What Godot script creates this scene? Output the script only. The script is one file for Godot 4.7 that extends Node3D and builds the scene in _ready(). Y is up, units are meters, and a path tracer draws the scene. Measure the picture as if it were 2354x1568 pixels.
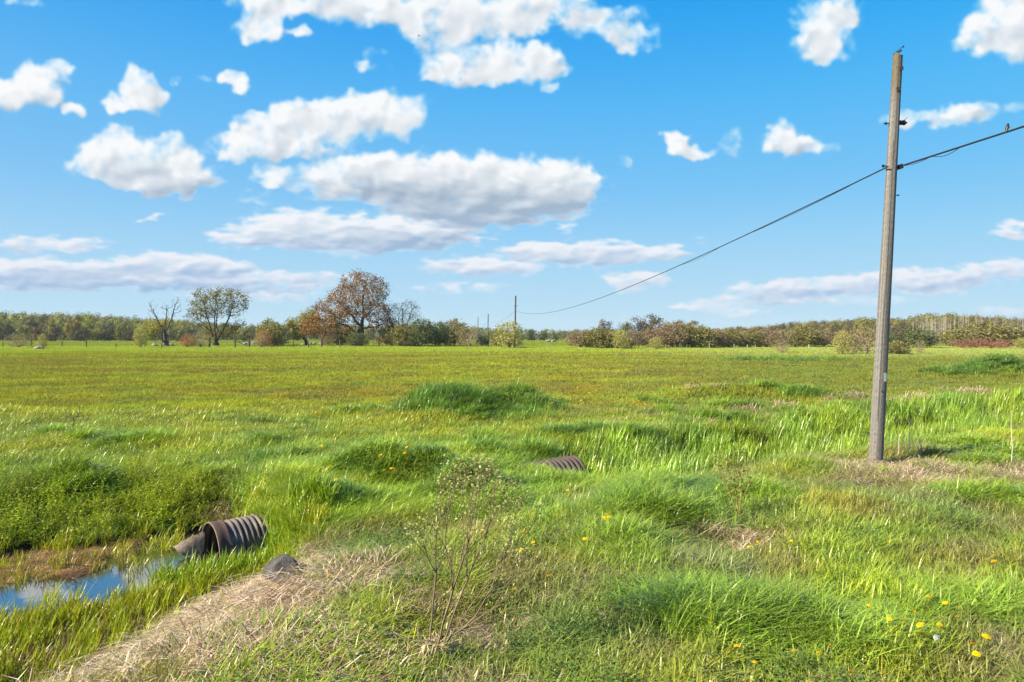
extends Node3D
# A spring meadow seen from a road bank: ditch with a culvert under a field entrance, telephone pole, old oak, woods.

const EYE := Vector3(0.0, 2.54, 0.0)
const FOCAL := 1569.0            # focal length for a picture 2354 wide
const EXPOSURE := 2.6

var rng := RandomNumberGenerator.new()
var n_low := FastNoiseLite.new()
var n_mid := FastNoiseLite.new()
var n_fine := FastNoiseLite.new()
var mats := {}
var used := {}

# ------------------------------------------------------------------ mesh building
class MB:
	var v := PackedVector3Array()
	var n := PackedVector3Array()
	var c := PackedColorArray()
	func tri(a: Vector3, b: Vector3, d: Vector3, col: Color) -> void:
		var m := (d - a).cross(b - a).normalized()
		v.append(a); v.append(b); v.append(d)
		n.append(m); n.append(m); n.append(m)
		c.append(col); c.append(col); c.append(col)
	func tri3(a: Vector3, b: Vector3, d: Vector3, na: Vector3, nb: Vector3, nd: Vector3, ca: Color, cb: Color, cd: Color) -> void:
		if (d - a).cross(b - a).dot(na + nb + nd) < 0.0:
			v.append(a); v.append(d); v.append(b)
			n.append(na); n.append(nd); n.append(nb)
			c.append(ca); c.append(cd); c.append(cb)
		else:
			v.append(a); v.append(b); v.append(d)
			n.append(na); n.append(nb); n.append(nd)
			c.append(ca); c.append(cb); c.append(cd)
	func quad(a: Vector3, b: Vector3, d: Vector3, e: Vector3, col: Color) -> void:
		tri(a, b, d, col); tri(a, d, e, col)
	func tube(a: Vector3, b: Vector3, ra: float, rb: float, sides: int, ca: Color, cb: Color) -> void:
		var ax := b - a
		if ax.length_squared() < 1e-10:
			return
		ax = ax.normalized()
		var p := ax.cross(Vector3(0.31, 0.12, 0.94)).normalized()
		var q := ax.cross(p)
		var d0 := p
		for i in sides:
			var t := TAU * float(i + 1) / sides
			var d1 := p * cos(t) + q * sin(t)
			tri3(a + d0 * ra, a + d1 * ra, b + d1 * rb, d0, d1, d1, ca, ca, cb)
			tri3(a + d0 * ra, b + d1 * rb, b + d0 * rb, d0, d1, d0, ca, cb, cb)
			d0 = d1
	func chain(pts: PackedVector3Array, r: PackedFloat32Array, sides: int, col: Color) -> void:
		for i in pts.size() - 1:
			tube(pts[i], pts[i + 1], r[i], r[i + 1], sides, col, col)
	func box(center: Vector3, size: Vector3, basis: Basis, col: Color) -> void:
		var h := size * 0.5
		for ax in 3:
			for s in [-1.0, 1.0]:
				var e := Vector3.ZERO; e[ax] = s * h[ax]
				var u := Vector3.ZERO; u[(ax + 1) % 3] = h[(ax + 1) % 3]
				var w := Vector3.ZERO; w[(ax + 2) % 3] = h[(ax + 2) % 3]
				var nn: Vector3 = basis * (e.normalized())
				var p0: Vector3 = center + basis * (e - u - w)
				var p1: Vector3 = center + basis * (e + u - w)
				var p2: Vector3 = center + basis * (e + u + w)
				var p3: Vector3 = center + basis * (e - u + w)
				tri3(p0, p1, p2, nn, nn, nn, col, col, col)
				tri3(p0, p2, p3, nn, nn, nn, col, col, col)
	func grid(pts: Array, cols: Array, wrap: bool) -> void:
		# pts: rows of PackedVector3Array, smooth normals from neighbours
		var rows := pts.size()
		var m: int = pts[0].size()
		var nr := []
		for i in rows:
			var a := PackedVector3Array()
			a.resize(m)
			for j in m:
				var i0 := maxi(i - 1, 0); var i1 := mini(i + 1, rows - 1)
				var j0 := (j - 1 + m) % m if wrap else maxi(j - 1, 0)
				var j1 := (j + 1) % m if wrap else mini(j + 1, m - 1)
				a[j] = (pts[i1][j] - pts[i0][j]).cross(pts[i][j1] - pts[i][j0]).normalized()
			nr.append(a)
		for i in rows - 1:
			for j in (m if wrap else m - 1):
				var k := (j + 1) % m
				tri3(pts[i][j], pts[i][k], pts[i + 1][k], nr[i][j], nr[i][k], nr[i + 1][k], cols[i][j], cols[i][k], cols[i + 1][k])
				tri3(pts[i][j], pts[i + 1][k], pts[i + 1][j], nr[i][j], nr[i + 1][k], nr[i + 1][j], cols[i][j], cols[i + 1][k], cols[i + 1][j])
	func mesh() -> ArrayMesh:
		var a := []
		a.resize(Mesh.ARRAY_MAX)
		a[Mesh.ARRAY_VERTEX] = v
		a[Mesh.ARRAY_NORMAL] = n
		a[Mesh.ARRAY_COLOR] = c
		var m := ArrayMesh.new()
		m.add_surface_from_arrays(Mesh.PRIMITIVE_TRIANGLES, a)
		return m

# ------------------------------------------------------------------ naming helpers
func numbered(called: String) -> String:
	if not used.has(called):
		used[called] = 0
		return called
	used[called] += 1
	return "%s_%03d" % [called, used[called]]

func tag(o: Node3D, label := "", category := "", group := "", kind := "") -> Node3D:
	if label != "": o.set_meta("label", label)
	if category != "": o.set_meta("category", category)
	if group != "": o.set_meta("group", group)
	if kind != "": o.set_meta("kind", kind)
	return o

func thing(called: String, at: Vector3, label: String, category: String, group := "") -> Node3D:
	var o := Node3D.new()
	o.name = numbered(called)
	add_child(o)
	o.position = at
	tag(o, label, category, group)
	return o

func obj(called: String, m: Mesh, mat: Material, parent: Node3D = null) -> MeshInstance3D:
	var o := MeshInstance3D.new()
	o.mesh = m
	o.material_override = mat
	if parent == null:
		o.name = numbered(called)
		add_child(o)
	else:
		o.name = called
		parent.add_child(o, true)
	return o

func copy(o: Node3D, at: Vector3, turn: float, sc: Vector3, label: String, group := "") -> Node3D:
	var base: String = o.name
	var r := RegEx.create_from_string("_[0-9]{3}$")
	var c: Node3D = o.duplicate()
	c.name = numbered(r.sub(base, ""))
	add_child(c)
	c.position = at
	c.rotation = Vector3(0, turn, 0)
	c.scale = sc
	c.set_meta("label", label)
	if group != "": c.set_meta("group", group)
	elif c.has_meta("group"): c.remove_meta("group")
	return c

# ------------------------------------------------------------------ terrain
const P0 := Vector2(-5.15, -11.1)      # culvert mouth
const AX := Vector2(0.862, -0.507)     # along the ditch
const NX := Vector2(0.507, 0.862)      # across, towards the road
var mounds := []

func sw(x: float, z: float) -> Vector2:
	var r := Vector2(x, z) - P0
	return Vector2(r.dot(AX), r.dot(NX))

func along(s: float, w: float) -> Vector2:
	return P0 + AX * s + NX * w

func mud_edge(s: float) -> float:
	# how far the wet flat reaches from the ditch line towards the road
	return 1.55 + 1.0 * clampf(1.0 - s, 0.0, 3.4)

func field_level(z: float) -> float:
	var d := -z
	return -0.45 + smoothstep(28.0, 105.0, d) * 0.95 - smoothstep(115.0, 250.0, d) * 0.35

func fill_at(s: float) -> float:
	return smoothstep(0.7, 1.5, s) * (1.0 - smoothstep(6.3, 7.7, s))

func height(x: float, z: float) -> float:
	var p := sw(x, z)
	var s := p.x
	var w := p.y
	var f := field_level(z)
	var y := f
	if w > -4.0:
		var wm := mud_edge(s)
		var wb := lerpf(wm + 3.9, 3.9, smoothstep(1.0, 8.0, s))
		var floor_y := lerpf(-1.42, -0.98, smoothstep(1.0, 8.0, s))
		if w < 0.0:
			y = lerpf(floor_y, f, smoothstep(0.55, lerpf(3.9, 2.6, smoothstep(0.0, 6.0, s)), -w + 0.35 * n_mid.get_noise_2d(x * 3.0, z * 3.0)))
		else:
			var t := smoothstep(wm * 0.85, wb, w + 0.4 * n_mid.get_noise_2d(x * 2.0 + 50.0, z * 2.0))
			var first := smoothstep(0.9, 1.7, w) * 0.25
			y = lerpf(floor_y, 0.0, clampf(t + first * (1.0 - t), 0.0, 1.0))
		var fl := fill_at(s) * smoothstep(-4.0, -2.0, w)
		y = lerpf(y, maxf(y, -0.27 + 0.12 * smoothstep(0.5, -2.5, absf(w))), fl)
	for m in mounds:
		var dx: float = (x - m[0]) / m[2]
		var dz: float = (z - m[1]) / m[3]
		var q := dx * dx + dz * dz
		if q < 4.0:
			y += m[4] * exp(-q * 1.4)
	var near := 1.0 - smoothstep(40.0, 120.0, -z)
	if p.x < 2.0:
		near *= lerpf(0.35, 1.0, smoothstep(mud_edge(p.x), mud_edge(p.x) + 1.5, p.y)) if p.y > 0.5 else 1.0
	y += near * (0.10 * n_mid.get_noise_2d(x, z) + 0.075 * n_mid.get_noise_2d(x * 3.6, z * 3.6))
	y += 0.10 * n_low.get_noise_2d(x, z) * smoothstep(15.0, 60.0, -z)
	if -z > 300.0:
		y -= smoothstep(300.0, 1200.0, -z) * 2.0
	return y

func ray(px: float, py: float) -> Vector3:
	var d := Vector3((px - 1177.0) / FOCAL, -(py - 784.0) / FOCAL, -1.0)
	return d.rotated(Vector3.RIGHT, -atan(16.0 / FOCAL)).normalized()

func ground(px: float, py: float) -> Vector3:
	# where the line of sight through that point of the survey picture meets the ground
	var d := ray(px, py)
	var t := 3.0
	for i in 900:
		var p := EYE + d * t
		if p.y < height(p.x, p.z):
			return Vector3(p.x, height(p.x, p.z), p.z)
		t += maxf(0.02, t * 0.008)
	return EYE + d * t

func on(px: float, dist: float) -> Vector3:
	var x := (px - 1177.0) / FOCAL * dist
	return Vector3(x, height(x, -dist), -dist)

func gxz(x: float, z: float) -> Vector3:
	return Vector3(x, height(x, z), z)

# ------------------------------------------------------------------ materials
func plain(key: String, col: Color, rough := 0.8, vcol := false, metal := 0.0) -> StandardMaterial3D:
	if mats.has(key):
		return mats[key]
	var m := StandardMaterial3D.new()
	m.resource_name = key
	m.albedo_color = col.linear_to_srgb()
	m.roughness = rough
	m.metallic = metal
	m.vertex_color_use_as_albedo = vcol
	mats[key] = m
	return m

func leafy(key: String, back: Color, rough := 0.55, spec := 0.4) -> StandardMaterial3D:
	var m := plain(key, Color(1, 1, 1), rough, true)
	m.metallic_specular = spec
	m.cull_mode = BaseMaterial3D.CULL_DISABLED
	m.backlight_enabled = true
	m.backlight = back.linear_to_srgb()
	return m

func noise_tex(seed_: int, freq: float, oct: int, low: float, high: float, size := 512) -> ImageTexture:
	var f := FastNoiseLite.new()
	f.seed = seed_
	f.noise_type = FastNoiseLite.TYPE_SIMPLEX_SMOOTH
	f.frequency = freq
	f.fractal_octaves = oct
	var im := f.get_seamless_image(size, size)
	im.convert(Image.FORMAT_RGB8)
	var data := im.get_data()
	for i in data.size():
		data[i] = int(255.0 * lerpf(low, high, data[i] / 255.0))
	return ImageTexture.create_from_image(Image.create_from_data(size, size, false, Image.FORMAT_RGB8, data))

func textured(m: StandardMaterial3D, tex: Texture2D, scale: Vector3, relief := 0.0, relief_tex: Texture2D = null) -> StandardMaterial3D:
	m.albedo_texture = tex
	m.uv1_triplanar = true
	m.uv1_world_triplanar = true
	m.uv1_scale = scale
	if relief > 0.0:
		m.heightmap_enabled = true
		m.heightmap_texture = relief_tex if relief_tex else tex
		m.heightmap_scale = relief
	return m

# ------------------------------------------------------------------ sky
var lobes := []
func cl(x: float, y: float, rx: float, up: float, dn: float, grey := 0.3, weight := 1.0) -> void:
	lobes.append([x, y, rx, up, dn, grey, weight])

func list_clouds() -> void:
	# centre, half width, reach up, reach down, greyness of the base, thickness; on the tangent plane looking north
	cl(605, 60, 52, 70, 38, 0.1); cl(690, 78, 26, 12, 12, 0.1, 0.7); cl(700, 5, 130, 60, 30, 0.15); cl(860, 15, 150, 60, 42, 0.2)
	cl(1010, 45, 100, 60, 50, 0.25); cl(1130, 35, 120, 60, 55, 0.2, 0.9); cl(1270, 25, 110, 40, 40, 0.2, 0.8); cl(1400, 60, 90, 40, 35, 0.2, 0.75); cl(1450, 95, 50, 35, 25, 0.1, 0.8)
	cl(1040, 120, 70, 50, 45, 0.15, 0.62); cl(1010, 165, 50, 30, 25, 0.1, 0.8); cl(1170, 150, 95, 42, 45, 0.25); cl(1245, 140, 48, 38, 38, 0.2); cl(1100, 175, 90, 24, 28, 0.25, 0.9); cl(1265, 207, 22, 18, 18, 0.1, 0.55)
	cl(850, 130, 28, 22, 12, 0.1, 0.45); cl(852, 152, 36, 10, 12, 0.1, 0.65)
	cl(85, 195, 62, 50, 52, 0.15); cl(30, 215, 45, 30, 35, 0.15); cl(120, 165, 40, 22, 30, 0.1, 0.8); cl(170, 253, 25, 16, 16, 0.1, 0.85); cl(60, 8, 45, 12, 10, 0.1, 0.6)
	cl(322, 190, 42, 32, 40, 0.15); cl(345, 225, 42, 30, 32, 0.25); cl(270, 240, 42, 18, 14, 0.1, 0.75)
	cl(535, 185, 34, 18, 18, 0.1, 0.85); cl(560, 205, 26, 18, 20, 0.1, 0.85); cl(415, 187, 14, 9, 9, 0.1, 0.5); cl(460, 183, 18, 7, 7, 0.1, 0.4)
	cl(270, 330, 44, 40, 40, 0.1, 0.85); cl(330, 375, 110, 50, 55, 0.5); cl(230, 375, 60, 30, 35, 0.2, 0.85); cl(415, 405, 80, 40, 42, 0.8); cl(345, 410, 70, 30, 38, 0.6); cl(400, 325, 40, 18, 30, 0.1, 0.5)
	cl(700, 265, 60, 36, 50, 0.2); cl(790, 270, 75, 46, 52, 0.25); cl(880, 268, 78, 52, 44, 0.2, 0.8); cl(940, 262, 46, 46, 46, 0.15, 0.66); cl(570, 272, 42, 18, 25, 0.1, 0.8); cl(590, 335, 100, 40, 38, 0.3, 0.9); cl(680, 345, 110, 34, 18, 0.25, 0.7); cl(650, 300, 70, 40, 30, 0.2, 0.8)
	cl(625, 405, 38, 26, 32, 0.15, 0.85); cl(810, 402, 130, 36, 56, 0.6); cl(930, 400, 125, 46, 75, 0.9); cl(1060, 415, 150, 56, 90, 1.0); cl(1190, 430, 140, 58, 78, 1.0); cl(1290, 425, 80, 52, 65, 0.9); cl(1100, 460, 180, 40, 55, 1.1)
	cl(600, 460, 50, 16, 14, 0.1, 0.4); cl(350, 502, 22, 7, 6, 0.1, 0.7)
	cl(680, 525, 120, 42, 40, 0.6); cl(600, 545, 105, 26, 22, 0.5); cl(800, 535, 150, 36, 46, 0.8); cl(930, 530, 130, 34, 48, 0.95); cl(1000, 530, 90, 40, 36, 0.9); cl(1095, 550, 42, 9, 9, 0.2, 0.7)
	cl(1230, 578, 90, 19, 20, 0.5); cl(1360, 580, 130, 23, 30, 0.7); cl(1490, 582, 80, 17, 20, 0.4, 0.85); cl(1300, 522, 22, 12, 10, 0.3, 0.4); cl(1615, 552, 20, 7, 6, 0.2, 0.5)
	cl(1080, 610, 100, 20, 22, 0.5); cl(1180, 615, 70, 14, 18, 0.4, 0.75); cl(1060, 660, 110, 10, 12, 0.4, 0.6)
	cl(1552, 330, 32, 30, 28, 0.1); cl(1585, 352, 48, 16, 16, 0.2, 0.9); cl(1675, 340, 34, 30, 18, 0.1, 0.55); cl(1420, 370, 22, 16, 16, 0.1, 0.42)
	cl(1800, 322, 44, 36, 32, 0.2); cl(1845, 335, 42, 20, 24, 0.2, 0.9); cl(1895, 342, 34, 16, 16, 0.1, 0.5)
	cl(1895, 60, 60, 60, 55, 0.15, 0.85); cl(1870, 90, 52, 40, 55, 0.15, 0.85); cl(1940, 20, 36, 40, 40, 0.1, 0.8); cl(1900, 125, 42, 20, 22, 0.15, 0.8)
	cl(2310, 40, 70, 70, 50, 0.2); cl(2270, 85, 55, 40, 42, 0.2, 0.95); cl(2345, 90, 60, 50, 50, 0.2); cl(2195, 105, 20, 18, 14, 0.1, 0.4)
	cl(2080, 272, 48, 22, 22, 0.2, 0.85); cl(2170, 275, 60, 22, 22, 0.2, 0.85); cl(2235, 258, 55, 22, 28, 0.2, 0.85); cl(2335, 245, 34, 14, 18, 0.1, 0.65)
	cl(90, 562, 150, 15, 17, 0.5, 0.85); cl(60, 622, 200, 26, 30, 0.9); cl(200, 622, 110, 20, 26, 0.9, 0.9); cl(150, 640, 240, 16, 20, 1.1, 0.85); cl(390, 605, 120, 24, 32, 0.7); cl(490, 615, 90, 16, 24, 0.9, 0.9); cl(330, 645, 260, 24, 20, 1.1, 0.85); cl(100, 656, 160, 10, 11, 0.6, 0.85); cl(660, 638, 150, 16, 20, 0.7, 0.75); cl(560, 660, 220, 14, 16, 0.9, 0.65); cl(650, 682, 180, 10, 12, 0.6, 0.6)
	cl(1440, 648, 50, 22, 20, 0.3, 0.85); cl(1500, 642, 45, 14, 18, 0.3, 0.7); cl(1610, 704, 80, 10, 10, 0.3, 0.7); cl(1690, 720, 70, 9, 9, 0.2, 0.65); cl(1760, 690, 120, 10, 12, 0.6, 0.6); cl(1950, 690, 160, 9, 11, 0.5, 0.55)
	cl(1760, 668, 90, 18, 20, 0.6, 0.9); cl(1850, 658, 80, 18, 26, 0.8, 0.9); cl(1970, 650, 70, 20, 26, 0.7, 0.95); cl(2060, 645, 90, 24, 24, 0.7); cl(2160, 645, 90, 24, 24, 0.6); cl(2240, 635, 60, 22, 20, 0.5, 0.8); cl(2320, 618, 70, 22, 22, 0.5); cl(2150, 672, 70, 10, 10, 0.3, 0.7)
	cl(2335, 528, 40, 24, 18, 0.2, 0.85); cl(2290, 540, 30, 8, 8, 0.2, 0.6); cl(2310, 715, 50, 10, 10, 0.2, 0.6)

func air(el: float, az: float) -> Vector3:
	# clear air by elevation in degrees, as it shows (sRGB 0..255)
	var st := [[0.0, Vector3(196, 226, 242)], [3.0, Vector3(182, 221, 244)], [7.0, Vector3(160, 212, 246)], [12.0, Vector3(124, 196, 246)], [18.0, Vector3(92, 184, 246)], [26.0, Vector3(46, 160, 241)], [45.0, Vector3(26, 120, 222)], [90.0, Vector3(18, 92, 196)]]
	var c: Vector3 = st[-1][1]
	for i in st.size() - 1:
		if el <= st[i + 1][0]:
			c = st[i][1].lerp(st[i + 1][1], clampf((el - st[i][0]) / (st[i + 1][0] - st[i][0]), 0.0, 1.0))
			break
	var side := sin(deg_to_rad(az))           # paler towards the sun in the west
	var k := clampf(el / 26.0, 0.0, 1.0)
	c += Vector3(-22.0, 2.0, 2.0) * maxf(side, 0.0) * k + Vector3(16.0, 0.0, -4.0) * maxf(-side, 0.0) * k
	return c

func make_sky() -> PanoramaSkyMaterial:
	list_clouds()
	var fb := FastNoiseLite.new()
	fb.seed = 11; fb.noise_type = FastNoiseLite.TYPE_SIMPLEX_SMOOTH; fb.frequency = 0.012; fb.fractal_octaves = 6; fb.fractal_gain = 0.55
	var sm := FastNoiseLite.new()
	sm.seed = 17; sm.noise_type = FastNoiseLite.TYPE_SIMPLEX_SMOOTH; sm.frequency = 0.0085; sm.fractal_octaves = 2; sm.fractal_gain = 0.45
	var ce := FastNoiseLite.new()
	ce.seed = 5; ce.noise_type = FastNoiseLite.TYPE_CELLULAR; ce.frequency = 0.026; ce.fractal_octaves = 2; ce.cellular_return_type = FastNoiseLite.RETURN_DISTANCE
	var wp := FastNoiseLite.new()
	wp.seed = 23; wp.noise_type = FastNoiseLite.TYPE_SIMPLEX_SMOOTH; wp.frequency = 0.012; wp.fractal_octaves = 3
	# whole sky, coarse
	var W := 1024
	var H := 512
	var data := PackedByteArray()
	data.resize(W * H * 3)
	for r in H:
		var el := 90.0 - (r + 0.5) * 180.0 / H
		for c in W:
			var az := (c + 0.5) * 360.0 / W
			if az > 180.0: az -= 360.0
			var k := Vector3(150, 175, 150)
			if el > 0.0:
				k = air(el, az)
				var ar := deg_to_rad(az)
				var q := 260.0 / (tan(deg_to_rad(el)) + 0.12)
				var pu := sin(ar) * q
				var pv := cos(ar) * q
				var dn := fb.get_noise_2d(pu * 0.35 + 900.0, pv * 0.35)
				var a := smoothstep(0.12, 0.42, dn) * 0.92 * smoothstep(1.5, 6.0, el)
				var lit := clampf(0.75 - (dn - 0.2) * 0.8, 0.0, 1.0)
				var out := smoothstep(38.0, 48.0, absf(az)) if el < 30.0 else 1.0
				if el < 38.0 and absf(az) < 48.0:
					out = maxf(out, smoothstep(27.0, 36.0, el))
				k = k.lerp(Vector3(190, 202, 216).lerp(Vector3(248, 249, 252), lit), a * out)
			var o := (r * W + c) * 3
			data[o] = int(clampf(k.x, 0, 255)); data[o + 1] = int(clampf(k.y, 0, 255)); data[o + 2] = int(clampf(k.z, 0, 255))
	var im := Image.create_from_data(W, H, false, Image.FORMAT_RGB8, data)
	im.resize(4096, 2048, Image.INTERPOLATE_CUBIC)
	# the northern part, fine
	var cols := 1048
	var rows := 380
	var dens := PackedFloat32Array()
	dens.resize(cols * rows)
	var soft := PackedFloat32Array()
	soft.resize(cols * rows)
	var base := PackedFloat32Array()
	base.resize(cols * rows)
	var step := 360.0 / 4096.0
	for r in rows:
		var el := (rows - r - 0.5) * step
		var te := tan(deg_to_rad(el))
		for c in cols:
			var az := deg_to_rad((c - cols / 2 + 0.5) * step)
			var u := 1177.0 + FOCAL * tan(az)
			var v := 768.0 - FOCAL * te / cos(az)
			var sq := lerpf(1.0, 1.8, smoothstep(380.0, 680.0, v))
			var uu := u + 26.0 * wp.get_noise_2d(u, v * sq)
			var vv := v + 20.0 / sq * wp.get_noise_2d(u + 500.0, v * sq + 300.0)
			var F := 0.0
			var G := 0.0
			for L in lobes:
				var dy: float = vv - L[1]
				var ry: float = L[2 + 1] if dy < 0.0 else L[4]
				if dy > ry * 1.5 or dy < -ry * 1.5:
					continue
				var dx: float = (uu - L[0]) / L[2]
				if dx > 1.5 or dx < -1.5:
					continue
				var q: float = 1.0 - (dx * dx + dy * dy / (ry * ry))
				if q > -1.2:
					var f: float = L[6] * smoothstep(-1.1, 0.75, q)
					F = F + f - F * f * 0.85 if F > 0.0 else f
					G = maxf(G, L[5] * smoothstep(-0.5, 0.75, dy / L[4]) * clampf(q * 1.2 + 0.9, 0.0, 1.0))
			var i := r * cols + c
			if F > 0.0:
				var n := fb.get_noise_2d(u, v * sq)
				var wisp := sm.get_noise_2d(u * 0.7 + 700.0, v)
				var puff := -(ce.get_noise_2d(uu, vv * sq) + 0.45)
				dens[i] = F * 1.22 - 0.62 + n * (0.72 + 0.6 * wisp) + puff * 0.10
				soft[i] = F * 0.9 + sm.get_noise_2d(uu, vv * (1.0 + (sq - 1.0) * 0.5)) * 0.62 + puff * 0.05
			else:
				dens[i] = -1.0
				soft[i] = 0.0
			base[i] = G
	for r in rows:
		var el := (rows - r - 0.5) * step
		for c in cols:
			var i := r * cols + c
			var azd := (c - cols / 2 + 0.5) * step
			var x := (c - cols / 2 + 4096) % 4096
			var k := air(el, azd)
			var a := smoothstep(-0.42, 0.68, dens[i])
			var fade := (1.0 - smoothstep(38.0, 45.0, absf(azd))) * (1.0 - smoothstep(27.5, 32.0, el))
			if fade <= 0.0:
				continue
			if a > 0.0:
				var low := smoothstep(14.0, 3.0, el)
				var off := 5 if low < 0.5 else 3
				var d1 := soft[i] - soft[maxi(r - off, 0) * cols + maxi(c - off, 0)]
				var d2 := soft[i] - soft[maxi(r - 2, 0) * cols + maxi(c - 1, 0)]
				var thick := smoothstep(0.2, 1.3, dens[i])
				var lit := 0.97 + 0.75 * d1 - 0.05 * thick
				var grey := base[i] * smoothstep(-0.1, 0.45, dens[i])
				lit = clampf(lit - grey * 0.80, 0.0, 1.0)
				var dark := Vector3(166, 182, 198).lerp(Vector3(160, 188, 222), low)
				var white := Vector3(253, 253, 254).lerp(Vector3(244, 243, 249), low)
				k = k.lerp(dark.lerp(white, lit), a * fade * lerpf(0.98, 0.88, low))
			var row := 1023 - (rows - 1 - r)
			var was := im.get_pixel(x, row)
			var kc := Color(k.x / 255.0, k.y / 255.0, k.z / 255.0)
			im.set_pixel(x, row, was.lerp(kc, clampf(fade * 1.6, 0.0, 1.0)))
	var m := PanoramaSkyMaterial.new()
	m.panorama = ImageTexture.create_from_image(im)
	m.energy_multiplier = 1.0 / EXPOSURE
	return m

func light_and_camera() -> void:
	var cam := Camera3D.new()
	cam.name = "camera"
	add_child(cam)
	cam.position = EYE
	cam.rotation.x = -atan(16.0 / FOCAL)
	cam.fov = rad_to_deg(2.0 * atan(784.0 / FOCAL))
	cam.near = 0.1
	cam.far = 4000.0
	cam.current = true
	var e := Environment.new()
	e.background_mode = Environment.BG_SKY
	var s := Sky.new()
	s.sky_material = make_sky()
	e.sky = s
	e.tonemap_mode = Environment.TONE_MAPPER_LINEAR
	e.tonemap_exposure = EXPOSURE
	e.sdfgi_enabled = true
	e.ssao_enabled = true
	e.ssil_enabled = true
	e.fog_enabled = true
	e.fog_density = 0.00016
	e.fog_light_color = Color(0.86, 0.93, 1.0)
	var we := WorldEnvironment.new()
	we.name = "environment"
	we.environment = e
	add_child(we)
	var sun := DirectionalLight3D.new()
	sun.name = "sun"
	add_child(sun)
	sun.light_color = Color(1.0, 0.93, 0.80)
	sun.light_energy = 1.6
	sun.light_angular_distance = 0.5
	sun.shadow_enabled = true
	sun.look_at_from_position(Vector3(-28, 20, 11), Vector3.ZERO)

# ------------------------------------------------------------------ ground
func straw_at(x: float, z: float) -> float:
	# share of dead straw, 0..1
	var p := sw(x, z)
	var n := n_mid.get_noise_2d(x * 2.2 + 30.0, z * 2.2)
	var f := n_fine.get_noise_2d(x * 1.3, z * 1.3)
	var a := smoothstep(mud_edge(p.x) - 0.1, mud_edge(p.x) + 0.9, p.y + n * 0.6) * (1.0 - smoothstep(-2.0, -0.5, x + 1.1 * n + (z + 5.0) * 0.20)) * (1.0 - smoothstep(-0.3, 0.7, -z - 9.0 + (x + 3.3) * 1.25 - 0.8 * n))
	a *= 0.52 + 0.75 * f + 0.6 * n
	var d := Vector2(x - 7.5, (z + 12.6) * 1.15).length()
	a = maxf(a, (1.0 - smoothstep(0.4, 2.0, d + n * 1.6)) * (0.86 + 0.6 * f))
	d = Vector2((x - 10.4) * 0.45, z + 12.8).length()
	a = maxf(a, (1.0 - smoothstep(0.2, 1.5, d + n * 1.9)) * (0.55 + 0.7 * f))
	d = Vector2((x - 6.3) * 0.6, (z + 11.2) * 1.3).length()
	a = maxf(a, (1.0 - smoothstep(0.1, 1.2, d + n * 1.3)) * (0.42 + 0.7 * f))
	d = Vector2(x - 2.9, (z + 8.4)).length()
	a = maxf(a, (1.0 - smoothstep(0.1, 0.8, d + n * 0.9)) * (0.5 + 0.7 * f))
	d = Vector2(x - 8.4, (z + 30.6)).length()
	a = maxf(a, (1.0 - smoothstep(0.2, 1.2, d + n)) * 0.35)
	if p.y < -1.6 and p.y > -6.5 and p.x > 8.0:
		a = maxf(a, smoothstep(0.12, 0.6, n + 0.5 * f) * 0.55 * smoothstep(8.0, 10.0, p.x))
	return clampf(a, 0.0, 1.0)

func field_color(x: float, z: float) -> Color:
	var d := -z
	var n := n_low.get_noise_2d(x * 0.7, z * 1.8)
	var m := n_mid.get_noise_2d(x * 0.5 + 7.0, z * 1.1)
	var green := Color(0.232, 0.333, 0.031)
	var olive := Color(0.190, 0.225, 0.036)
	var brown := Color(0.172, 0.172, 0.050)
	var deep := Color(0.120, 0.180, 0.034)
	var lime := Color(0.240, 0.345, 0.045)
	var o := smoothstep(24.0, 34.0, d + 8.0 * n) * (1.0 - smoothstep(76.0, 88.0, d + 6.0 * n))
	var c := green.lerp(olive, o * clampf(0.75 + 0.9 * m, 0.0, 1.0))
	c = c.lerp(brown, o * smoothstep(0.05, 0.38, n + 0.4 * m) * 0.42)
	var right := smoothstep(0.10, 0.42, x / maxf(d, 1.0))
	c = c.lerp(deep, right * o * 0.75)
	c = c.lerp(lime, smoothstep(78.0, 92.0, d + 6.0 * n) * (1.0 - 0.5 * right))
	c = c.lerp(Color(0.248, 0.333, 0.085), right * smoothstep(66.0, 78.0, d + 3.0 * n) * 0.8)
	return c

func ground_color(x: float, z: float) -> Color:
	var p := sw(x, z)
	var c := field_color(x, z)
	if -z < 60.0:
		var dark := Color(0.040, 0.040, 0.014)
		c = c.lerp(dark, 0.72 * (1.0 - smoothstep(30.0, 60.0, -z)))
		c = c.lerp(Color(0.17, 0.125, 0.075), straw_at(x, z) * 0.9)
		if p.x < 1.8 and p.y > -2.4:
			var mud := 1.0 - smoothstep(0.0, 0.8, p.y - mud_edge(p.x) + 0.5 * n_mid.get_noise_2d(x * 4.0, z * 4.0))
			c = c.lerp(Color(0.050, 0.040, 0.026), mud)
		elif p.x >= 7.4 and absf(p.y) < 2.0:
			c = c.lerp(Color(0.05, 0.045, 0.02), 0.8)
	return c

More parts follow.
